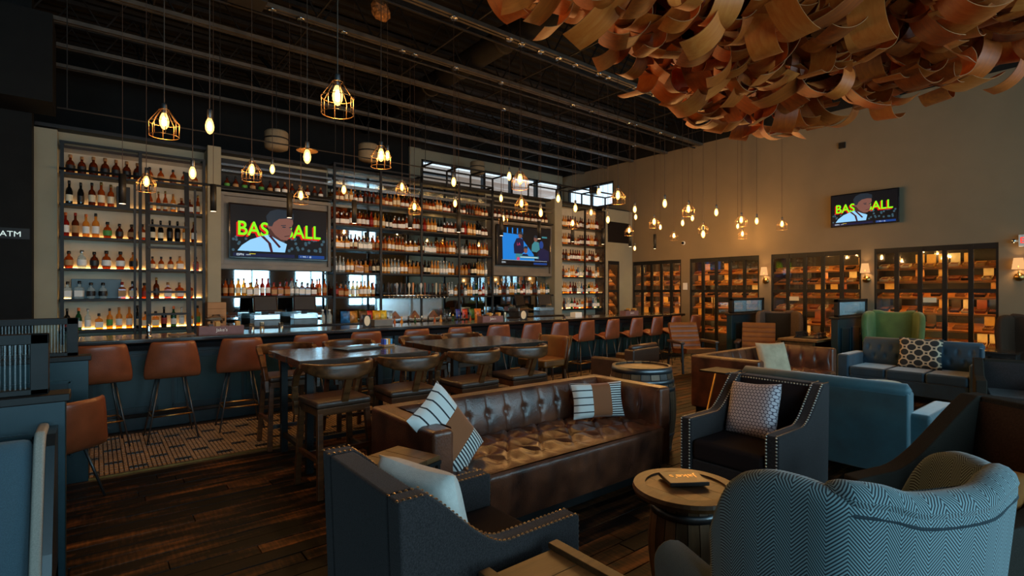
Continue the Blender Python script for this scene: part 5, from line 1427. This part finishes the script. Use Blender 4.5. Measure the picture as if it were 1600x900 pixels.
# tills
def till(label, x, rz=0, y=9.4):
    t = thing('till', label, 'till', (x, y, 1.071), rz)
    MB().box(-.2, .2, -.14, .16, 0, .1).build('cash_drawer', M['steelgrey'], t, bevel=.006)
    MB().box(-.2, .2, -.14, .16, .105, .19).build('printer_base', M['chrome'], t, bevel=.006)
    MB().box(-.05, .05, .0, .06, .19, .26).build('stand', M['black'], t)
    o = MB().box(-.19, .19, -.02, .02, -.14, .14).build('monitor', M['screen'], t, bevel=.008, loc=(0, -.01, .37), rot=(-.2, 0, 0))
    MB().box(-.165, .165, -.0225, -.0205, -.115, .115).build('display', M['cap'], o)
till('till with dark monitor on steel drawers under the basketball television', 2.22)
till('second till with dark monitor right of the first till', 2.86, -.1)
till('till tilted on the back counter under the second television', 7.75, .3)
till('till farthest right beside the right pillar', 8.55, -.2)
# white mixers, snacks
for i, x in enumerate((3.16, 3.28)):
    t = thing('swing_bottle', 'clear swing-top water bottle, %s of two by the tills' % ('left', 'right')[i], 'bottle', (x, 9.34, 1.071))
    MB().lathe([(.04,0),(.045,.01),(.045,.14),(.018,.19),(.016,.23)], 12).build('glass_body', LIQ[3], t, smooth=True); MB().lathe([(.02,.225),(.02,.25)], 10).build('stopper', M['white'], t)
def bag(label, x, col, y=9.4, z=1.071, s=1.0):
    m = mat('crisp_bag', col, .35, .1, .6, 22, col2=tuple(c*.25 for c in col))
    b = MB()
    for sg in (-1, 1):
        b.grid(lambda u, v, sg=sg: ((2*u-1)*.085*s, sg*.035*s*math.sin(PI*u)**.5*math.sin(PI*v)**.5, .22*s*v), 8, 8, sg > 0)
    o = b.build('crisp_bag', m, smooth=True, loc=(x, y, z), rot=(-.12, 0, rb.uniform(-.3, .3)))
    tag(o, label, 'snack bag', 'snack bags on the back counter')
for i, (x, c_, nm) in enumerate(((3.58, (40,120,190), 'blue snack bag leftmost under the centre shelving'), (3.76, (190,130,50), 'tan snack bag next to the blue one'), (3.93, (90,60,40), 'brown snack bag behind the oval card'), (4.08, (190,35,30), 'red snack bag left of the yellow ones'), (4.2, (220,170,30), 'yellow snack bag beside the red one'), (4.33, (235,205,40), 'bright yellow snack bag nearest the taps'))):
    bag(nm, x, lin(*c_), 9.36 + .04*(i % 2), 1.071, .95)
for i, (x, c_, nm) in enumerate(((6.05, (35,60,160), 'blue snack bag right of the taps'), (6.22, (200,60,35), 'red and orange snack bag right of the taps'), (6.4, (60,110,50), 'green snack bag right of the taps'), (6.55, (220,120,40), 'orange snack bag farther right of the taps'))):
    bag(nm, x, lin(*c_), 9.36, 1.071, .9)
# beer taps
tp = thing('beer_tap_tower', 'row of beer taps with assorted handles on a steel backsplash', 'beer taps', (0,0,0))
MB().box(4.42, 5.92, 9.84, 9.88, 1.07, 1.5).build('backsplash', M['chrome'], tp)
MB().tube([(4.42, 9.6, 1.56), (5.92, 9.6, 1.56)], .045, 14).build('manifold', M['chrome'], tp, smooth=True)
MB().box(4.4, 5.94, 9.55, 9.85, 1.60, 1.63).build('shelf_bar', M['black'], tp)
MB().box(4.45, 5.9, 9.4, 9.8, 1.075, 1.10).build('drip_tray', M['chrome'], tp, bevel=.004)
for x in (4.8, 5.25, 5.7): MB().prism([(x-.12,1.1),(x+.12,1.1),(x,1.24)], 9.8, 9.83, 'y').build('pyramid_stand', M['tanleather'], tp)
hc = [(40,26,18),(18,18,20),(150,150,150),(52,34,22),(60,40,28),(196,186,160),(190,120,60),(28,26,24),(205,200,190),(120,60,30),(30,40,60),(60,40,30),(190,180,150),(150,110,70),(40,30,24),(90,70,50)]
for i, c_ in enumerate(hc):
    x = 4.5 + i*.09
    f_ = MB().tube([(x, 9.56, 1.56), (x, 9.48, 1.55), (x, 9.46, 1.49)], .011, 6).build('faucet', M['chrome'], tp, smooth=True)
    hm = mat('tap_handle_%d' % i, lin(*c_), .4)
    sh_ = [[(.010,0),(.014,.05),(.022,.2),(.018,.24),(.004,.25)], [(.010,0),(.016,.03),(.016,.2),(.02,.21),(.004,.23)], [(.010,0),(.012,.12),(.028,.17),(.03,.2),(.02,.23),(.004,.24)]][i % 3]
    MB().lathe(sh_, 10, (x, 9.5, 1.58)).build('tap_handle', hm, f_, smooth=True)
# mixers in the speed rail, pints
for i in range(18):
    k = [('tall',4,2,0),('slim',0,5,0),('tall',2,0,1),('tall',4,1,0),('slim',5,3,1),('wine',4,2,4)][i % 6]
    body, lab_, cap, one = bparts(*k)
    o = inst('mixer_bottle', one, None, (4.0+i*.135, 8.48, .951), (0,0,.2*i), .82)
    tag(o, 'small mixer bottle, %s from the left in the speed rail' % nth(i+1), 'bottle', 'mixers in the speed rail')
for i in range(6):
    t = thing('pint_glass', 'steel-grey pint glass, %s of six beside the beer taps' % nth(i+1), 'glass', ((4.44 if i < 2 else 5.84) + (i % 2)*.08, 9.44 + .08*(i//2), 1.11 if True else 0))
    MB().lathe([(.03,0),(.042,.16),(.039,.16),(.028,.006)], 12, cap=False).build('glass_wall', M['drink'], t, smooth=True); MB().lathe([(.028,.002),(.028,.008)], 12).build('glass_base', M['chrome'], t)

# ------------------------------------------------------------------ veneer cloud
vn, nt, p = base('curled_oak_veneer')
oi = nt.nodes.new('ShaderNodeObjectInfo')
g = NV(nt, noise(nt, coord(nt, 'Object', (1.2, 26, 26)), 1.2, 5, .6))
fac = g*.55 + NV(nt, oi.outputs['Random'])*.5
nt.links.new(ramp(nt, fac.s, [(.2, lin(118,48,8)), (.55, lin(186,86,18)), (.88, lin(212,124,52))]), p.inputs['Base Color'])
p.inputs['Roughness'].default_value = .5
M['veneer'] = vn
M['veneeredge'] = mat('veneer_edge', lin(150,92,44), .6)
def strip_mesh(L, w, R, twist):
    b = MB(); n = 14; th = .005
    rows = []
    for i in range(n+1):
        a = (i/n-.5)*L/R
        c_ = Vector((R*math.sin(a), 0, R*(1-math.cos(a)))); nr = Vector((-math.sin(a), 0, math.cos(a)))
        tw = twist*(i/n-.5); yv = Vector((0, math.cos(tw), 0)) + nr*math.sin(tw)
        rows.append((c_, nr, yv))
    vs = []
    for c_, nr, yv in rows:
        for s, o in ((-1,-1), (1,-1), (1,1), (-1,1)): vs.append(c_ + yv*(s*w/2) + nr*(o*th/2))
    fs = []; b.m = 0
    for i in range(n):
        k = i*4; fs += [(k, k+4, k+5, k+1), (k+3, k+2, k+6, k+7)]
    b.add(vs, fs); b.m = 1
    fe = [(0,1,2,3), (n*4, n*4+3, n*4+2, n*4+1)]
    for i in range(n):
        k = i*4; fe += [(k+1, k+5, k+6, k+2), (k, k+3, k+7, k+4)]
    b.add(vs, fe)
    return b
cl = thing('veneer_cloud', 'ceiling sculpture of curled oak veneer strips hanging top right', 'sculpture', (0,0,0))
rv = random.Random(17)
SV = [(.44,.22,.20,.1), (.40,.19,.16,.0), (.52,.24,.26,.15), (.44,.22,.5,-.1), (.50,.15,.18,.3), (.46,.11,.16,.3)]
SM = [strip_mesh(*a).mesh('veneer_strip', [M['veneer'], M['veneeredge']], True) for a in SV]
for me in SM:
    me.polygons.foreach_set('use_smooth', [True]*len(me.polygons))
PLAN = [(1.9, 2.75), (4.2, 3.15), (5.7, 3.35), (6.5, 2.7), (7.0, 1.8), (6.9, .7), (6.6, -.3), (1.9, -.3)]
def inside(x, y):
    r = False; n = len(PLAN); j = n-1
    for i in range(n):
        (xi, yi), (xj, yj) = PLAN[i], PLAN[j]
        if (yi > y) != (yj > y) and x < (xj-xi)*(y-yi)/(yj-yi)+xi: r = not r
        j = i
    return r
S_, C_ = math.sin(YAW), math.cos(YAW)
cnt = 0; fillb = MB(); tries = 0
while cnt < 296 and tries < 20000:
    tries += 1
    x, y = rv.uniform(1.9, 7.1), rv.uniform(-.3, 3.4)
    if not inside(x, y): continue
    lay = cnt % 3
    z = 3.55 + .15*lay + rv.uniform(-.08, .08)
    d = x*S_ + y*C_; l = x*C_ - y*S_
    px, py = 800 + 810*l/d, 455 - 810*(z-1.65)/d
    if not (700 < px < 1680 and -60 < py < 300): continue
    k = rv.choice((0,0,1,1,2,2,3,3,4,5))
    rz = rv.choice((0, 0, PI/2, -PI/4)) + rv.uniform(-.45, .45) - .35
    rot = (Matrix.Rotation(rz, 4, 'Z') @ Matrix.Rotation(rv.choice((-1, 1))*rv.uniform(.15, 1.15), 4, 'Y') @ Matrix.Rotation(rv.uniform(-.25, .25), 4, 'X')).to_euler()
    inst('veneer_strip', SM[k], cl, (x, y, z), rot, rv.uniform(.85, 1.1)); cnt += 1
for i in range(1500):
    x, y = rv.uniform(1.9, 7.1), rv.uniform(-.3, 3.4)
    if not inside(x, y): continue
    z = 3.98 + rv.uniform(-.1, .4)
    L, w, R, tw = rv.choice(SV[:4])
    st_ = strip_mesh(L, w, R, tw)
    mt = Matrix.Translation((x, y, z)) @ Matrix.Rotation(rv.choice((0, 0, PI/2, -PI/4)) + rv.uniform(-.45, .45) - .35, 4, 'Z') @ Matrix.Rotation(rv.uniform(-.75, .75), 4, 'Y') @ Matrix.Rotation(rv.uniform(-.28, .28), 4, 'X')
    k0 = len(fillb.v); fillb.v += [tuple(mt @ Vector(v)) for v in st_.v]
    fillb.f += [tuple(k0+j for j in f_) for f_ in st_.f]; fillb.mi += st_.mi
stuff(fillb.build('upper_strips', [M['veneer'], M['veneeredge']], cl, smooth=True))
for x, y in ((2.6, .6), (4.2, 1.2), (5.8, 1.2), (3.4, 2.2), (5.2, 2.6)):
    MB().tube([(x, y, 4.2), (x, y, 5.45)], .006, 5).build('hanging_wire', M['black'], cl)

# ------------------------------------------------------------------ pendants
PEND = [('C',.4,4.68,2.93),('B',.65,4.35,2.86),('C',1.31,3.57,3.01),('C',.44,7.09,2.88),('B',.77,6.18,2.86),('C',1.36,6.35,3.01),('B',1.59,6.41,3.06),('D',1.59,5.14,2.95),('C',2.25,7.55,3.0),('C',2.4,5.25,3.12),('B',2.63,5.58,3.22),('B',2.61,6.88,3.02),('C',3.36,6.66,3.12),('C',4.12,7.72,3.05),('B',3.5,5.53,3.02),('B',4.59,7.21,3.09),('B',4.35,5.48,3.2),('C',4.34,5.24,3.12),('B',5.24,6.82,3.19),('C',5.05,6.34,3.05),('C',5.76,7.43,2.97),('B',5.89,6.56,2.98),('B',5.56,5.79,3.08),('B',6.49,6.33,3.09),('C',7.46,7.35,3.02),('B',6.05,5.4,3.18),('C',7.15,6.57,3.11),('C',6.36,5.28,3.15),('B',7.7,6.64,3.03),('C',9.22,7.34,3.0),('B',7.7,6.0,3.15),('B',8.28,6.43,3.11),('C',9.07,6.57,3.1),('B',9.68,6.85,3.06),('B',7.53,5.24,3.14),('C',10.43,7.01,2.94),('C',8.02,5.1,3.08),('B',9.18,5.97,3.02),('B',8.97,5.62,3.06),('C',10.23,6.15,3.02),('B',8.4,4.8,3.02),('C',8.74,4.53,2.89),('B',10.14,5.33,2.97),('C',10.7,5.52,2.87),('B',9.54,4.65,2.95),('C',10.32,4.54,2.95),('B',9.89,7.71,2.66),('B',10.78,6.48,2.95)]
_pj = []
for k_, x_, y_, z_ in PEND:                          # every pendant hangs from the joist nearest to it
    for jy in sorted((j for j in JY if 3 < j < 9), key=lambda j: abs(j-y_)):
        s_ = jy/y_
        if x_*s_ < 11.85 and 2.4 < 1.65+(z_-1.65)*s_ < 3.5 and all(abs(q_[2]-jy) > .1 or abs(q_[1]-x_*s_) > .21 for q_ in _pj): break
    else:
        jy = min((j for j in JY if 3 < j < 9), key=lambda j: abs(j-y_)); s_ = jy/y_; x_ += .22/s_
    _pj.append((k_, round(x_*s_, 3), jy, round(1.65+(z_-1.65)*s_, 3)))
PEND = _pj
def mixglow(name, tint, col, st, tr):
    m = bpy.data.materials.new(name); m.use_nodes = True; nt = m.node_tree; nt.nodes.clear()
    out = nt.nodes.new('ShaderNodeOutputMaterial'); mx = nt.nodes.new('ShaderNodeMixShader'); mx.inputs[0].default_value = 1-tr
    t = nt.nodes.new('ShaderNodeBsdfTransparent'); t.inputs[0].default_value = (*tint, 1)
    e = nt.nodes.new('ShaderNodeEmission'); e.inputs[0].default_value = (*col, 1); e.inputs[1].default_value = st
    nt.links.new(t.outputs[0], mx.inputs[1]); nt.links.new(e.outputs[0], mx.inputs[2]); nt.links.new(mx.outputs[0], out.inputs[0])
    m.cycles.emission_sampling = 'NONE'; return m
M['bulbglass'] = mixglow('glowing_amber_bulb_glass', (1,.9,.72), (1,.50,.12), 5.0, .55)
M['filament'] = emit('filament', (1, .72, .36), 60.0, 'NONE')
bulb_me = MB().lathe([(.013,.062),(.016,.055),(.026,.03),(.032,.0),(.029,-.03),(.016,-.055),(.002,-.064)], 14, cap=False).mesh('bulb', M['bulbglass'], True)
fil_me = MB().lathe([(.005,.034),(.013,.02),(.016,-.008),(.012,-.032),(.002,-.038)], 8).mesh('filament', M['filament'], True)
sock_me = MB().lathe([(.006,.135),(.016,.13),(.018,.12),(.018,.065),(.015,.058)], 12).mesh('socket', M['steelgrey'], True)
cord_me = MB().tube([(0,0,0),(0,0,1)], .0035, 5).mesh('cord', M['cordm'] if 'cordm' in M else M['cap'])
rose_me = MB().lathe([(.05,.0),(.06,.012),(.06,.025),(.01,.03)], 16).mesh('ceiling_rose', M['chrome'], True)
cg = MB(); R1, R0 = .098, .03
for k in range(8):
    a = 2*PI*k/8; c_, s_ = math.cos(a), math.sin(a)
    cg.tube([(R0*c_, R0*s_, .085), (R1*c_, R1*s_, -.015), (R1*.97*c_, R1*.97*s_, -.115)], .0028, 5)
for r_, z in ((R0, .085), (R1, -.015), (R1*.97, -.115)): cg.tube([(r_*math.cos(2*PI*k/24), r_*math.sin(2*PI*k/24), z) for k in range(24)], .0028, 5, True)
cage_me = cg.mesh('cage', M['cagewire'], True)
disc_me = MB().lathe([(.02,.075),(.03,.07),(.08,.058),(.09,.05),(.088,.047),(.03,.062)], 24, cap=False).mesh('shade_disc', M['cagewire'], True)
pl = bpy.data.lights.new('pendant_glow', 'POINT'); pl.energy = PEND_W; pl.color = (1, .53, .18); pl.shadow_soft_size = .02
order = sorted(range(len(PEND)), key=lambda i: 800 + 810*(PEND[i][1]*C_-PEND[i][2]*S_)/(PEND[i][1]*S_+PEND[i][2]*C_))
ks = {'C': [i for i in order if PEND[i][0] == 'C'], 'B': [i for i in order if PEND[i][0] == 'B'], 'D': [i for i in order if PEND[i][0] == 'D']}
for i, (k, x, y, z) in enumerate(PEND):
    lab = {'C': 'filament pendant in a wire cage, %s caged one from the left', 'B': 'bare filament bulb pendant, %s bare one from the left', 'D': 'filament pendant with a small flat disc shade%s'}[k] % ('' if k == 'D' else nth(ks[k].index(i)+1))
    t = thing('pendant_lamp', lab, 'lamp', (x, y, z), 0, 'filament pendants over the bar and tables')
    inst('cord', cord_me, t, (0,0,.13), (0,0,0), (1,1,5.40-z-.13))
    inst('ceiling_rose', rose_me, t, (0,0,5.385-z))
    inst('socket', sock_me, t); b = inst('bulb', bulb_me, t); inst('filament', fil_me, b)
    if k == 'C': inst('cage', cage_me, t, rot=(0,0,i*.7))
    if k == 'D': inst('shade_disc', disc_me, t)
    lo = bpy.data.objects.new('pendant_glow', pl); C.objects.link(lo); lo.parent = t; lo.location = (0,0,-.047)
# black tube downlights over the bar
M['tubeglow'] = emit('downlight_lens', (1,.7,.4), 6.0, 'NONE')
sp = bpy.data.lights.new('downlight_beam', 'SPOT'); sp.energy = 13; sp.color = (1,.62,.3); sp.spot_size = 1.3; sp.spot_blend = .6; sp.shadow_soft_size = .03
tube_me = MB().lathe([(.034,0),(.038,.0),(.038,.36),(.008,.365)], 16, cap=False).mesh('tube', M['black'], True)
lens_me = MB().lathe([(.034,.002),(.034,.006)], 16).mesh('lens', M['tubeglow'])
for i in range(12):
    x = .25 + i*.966
    t = thing('tube_downlight', 'black tube downlight over the bar, %s from the left' % nth(i+1), 'lamp', (x, 7.86, 2.71), 0, 'tube downlights over the bar')
    inst('tube', tube_me, t); inst('lens', lens_me, t); inst('cord', cord_me, t, (0,0,.36), (0,0,0), (1,1,6.16-2.71-.36))
    lo = bpy.data.objects.new('downlight_beam', sp); C.objects.link(lo); lo.parent = t; lo.location = (0,0,-.01)
# wall sconces
M['shade'] = mixglow('glowing_linen_shade', (1,.8,.6), (1,.52,.20), .75, .12)
sl = bpy.data.lights.new('sconce_glow', 'POINT'); sl.energy = 6; sl.color = (1,.55,.22); sl.shadow_soft_size = .04
for i, y in enumerate((5.73, 3.70, 1.47)):
    t = thing('wall_sconce', ('brass wall sconce with pale shade right of the humidor door', 'brass wall sconce with pale shade left of the right humidor', 'brass wall sconce with pale shade at the right edge under exit sign')[i], 'lamp', (12.1, y, 2.02))
    MB().lathe([(.085,0),(.06,.19)], 20, cap=False).build('shade', M['shade'], t, smooth=True)
    MB().tube([(0,0,.06),(0,0,-.06),(.02,0,-.11),(.09,0,-.12)], .008, 6).build('arm', M['brass'], t, smooth=True)
    b = MB(); b.M = Matrix.Translation((.085,0,-.13)) @ Matrix.Rotation(-PI/2, 4, 'Y'); b.lathe([(.07,-.012),(.07,0),(.05,.012),(.03,.03),(.001,.034)], 20); b.build('back_plate', M['brass'], t, smooth=True)
    lo = bpy.data.objects.new('sconce_glow', sl); C.objects.link(lo); lo.parent = t; lo.location = (0,0,.08)
# exit sign
t = thing('exit_sign', 'white exit sign with red letters at the right edge', 'sign', (12.13, 1.33, 2.5))
MB().box(-.03, .03, -.19, .14, -.1, .1).build('housing', M['white'], t, bevel=.006)
inst('lettering', text_mesh('EXIT', .14, emit('exit_red', (1,.03,.02), 1.5, 'NONE'), .0006), t, (-.031, -.02, 0), (PI/2, 0, -PI/2))
for s in (0,):
    b = MB(); b.M = Matrix.Translation((0,.2,.0)); b.lathe([(.03,-.03),(.035,.03)], 12); b.build('lamp_head', M['chrome'], t, smooth=True)
    MB().bar((0,.14,0),(0,.18,0),.03,.03).build('bracket', M['white'], t)
# atm sign
t = thing('restroom_atm_sign', 'small lit restroom and ATM sign on the black wall', 'sign', (-.93, 9.285, 2.40))
MB().box(-.4, .25, 0, .012, -.07, .07).build('plate', M['cap'], t)
ew = emit('sign_white', lin(205,225,220), .9, 'NONE')
inst('lettering', text_mesh('\u00b7ATM', .10, ew, .0006, 'LEFT'), t, (-.06, -.001, -.01), (PI/2,0,0))
for k, x in enumerate((-.21, -.115)):
    b = MB(); b.prism(ell(x, .06, .018, .022, 12), -.003, 0, 'y'); b.build('figure_head', ew, t)
    b = MB(); b.prism([(x-.03,.03),(x+.03,.03),(x+(.022 if k == 0 else .035),-.03),(x+.016,-.03),(x+.016,-.085),(x-.016,-.085),(x-.016,-.03),(x-(.022 if k == 0 else .035),-.03)], -.003, 0, 'y'); b.build('figure_body', ew, t)
MB().box(-.166, -.161, -.003, 0, -.08, .07).build('bar_mark', ew, t)
# round speakers hung above the shelves
M['spk'] = mat('beige_speaker_cloth', lin(150,132,104), .9, 0, .08, 30)
for i, (x, y, z) in enumerate(((2.55, 10.0, 4.2), (4.3, 10.0, 4.27), (8.1, 11.6, 4.82))):
    t = thing('drum_speaker', ('round beige drum speaker left, above the basketball television', 'round beige drum speaker above the centre shelving', 'round beige drum speaker in front of the clerestory')[i], 'speaker', (x, y, z))
    MB().lathe([(.13,0),(.19,.03),(.2,.08),(.2,.32),(.17,.35)], 24).build('drum', M['spk'], t, smooth=True)
    MB().lathe([(.202,.19),(.202,.215)], 24, cap=False).build('band', M['cap'], t)
    MB().tube([(0,0,.35),(0,0,6.17-z)], .008, 5).build('stem', M['black'], t)
# small wall fittings
tag(MB().box(12.16, 12.198, 4.08, 4.2, 4.64, 4.76).build('wall_sensor', M['cap'], bevel=.005), 'small black square sensor high on the taupe wall', 'sensor')
t = thing('dome_camera', 'small white and black dome camera on the wall left of the humidor door', 'camera', (12.17, 7.9, 2.93))
b = MB(); b.M = Matrix.Rotation(-PI/2, 4, 'Y'); b.lathe([(.05,-.03),(.05,.01)], 16); b.build('mount', M['white'], t, smooth=True)
b = MB(); b.M = Matrix.Rotation(-PI/2, 4, 'Y'); b.lathe([(.038,.01),(.036,.03),(.02,.05),(.001,.056)], 16); b.build('lens_dome', M['screen'], t, smooth=True)
t = thing('wall_speaker', 'black box speaker at the upper corner beyond the right shelving', 'speaker', (12.0, 10.9, 4.75), .5)
MB().box(-.15, .15, -.12, .12, -.1, .1).build('case', M['cap'], t, bevel=.01)
MB().box(-.13, .13, -.128, -.12, -.08, .08).build('grille', M['steelgrey'], t)
MB().bar((.1, 0, 0), (.22, 0, .1), .02, .02).build('arm', M['black'], t)
t = thing('light_switch', 'pale switch plate on the wall beside the humidor door', 'switch', (12.19, 7.85, 1.78))
MB().box(-.012, .008, -.06, .06, -.09, .09).build('plate', M['white'], t); MB().box(-.018, -.012, -.015, .015, -.03, .03).build('rocker', M['white'], t)
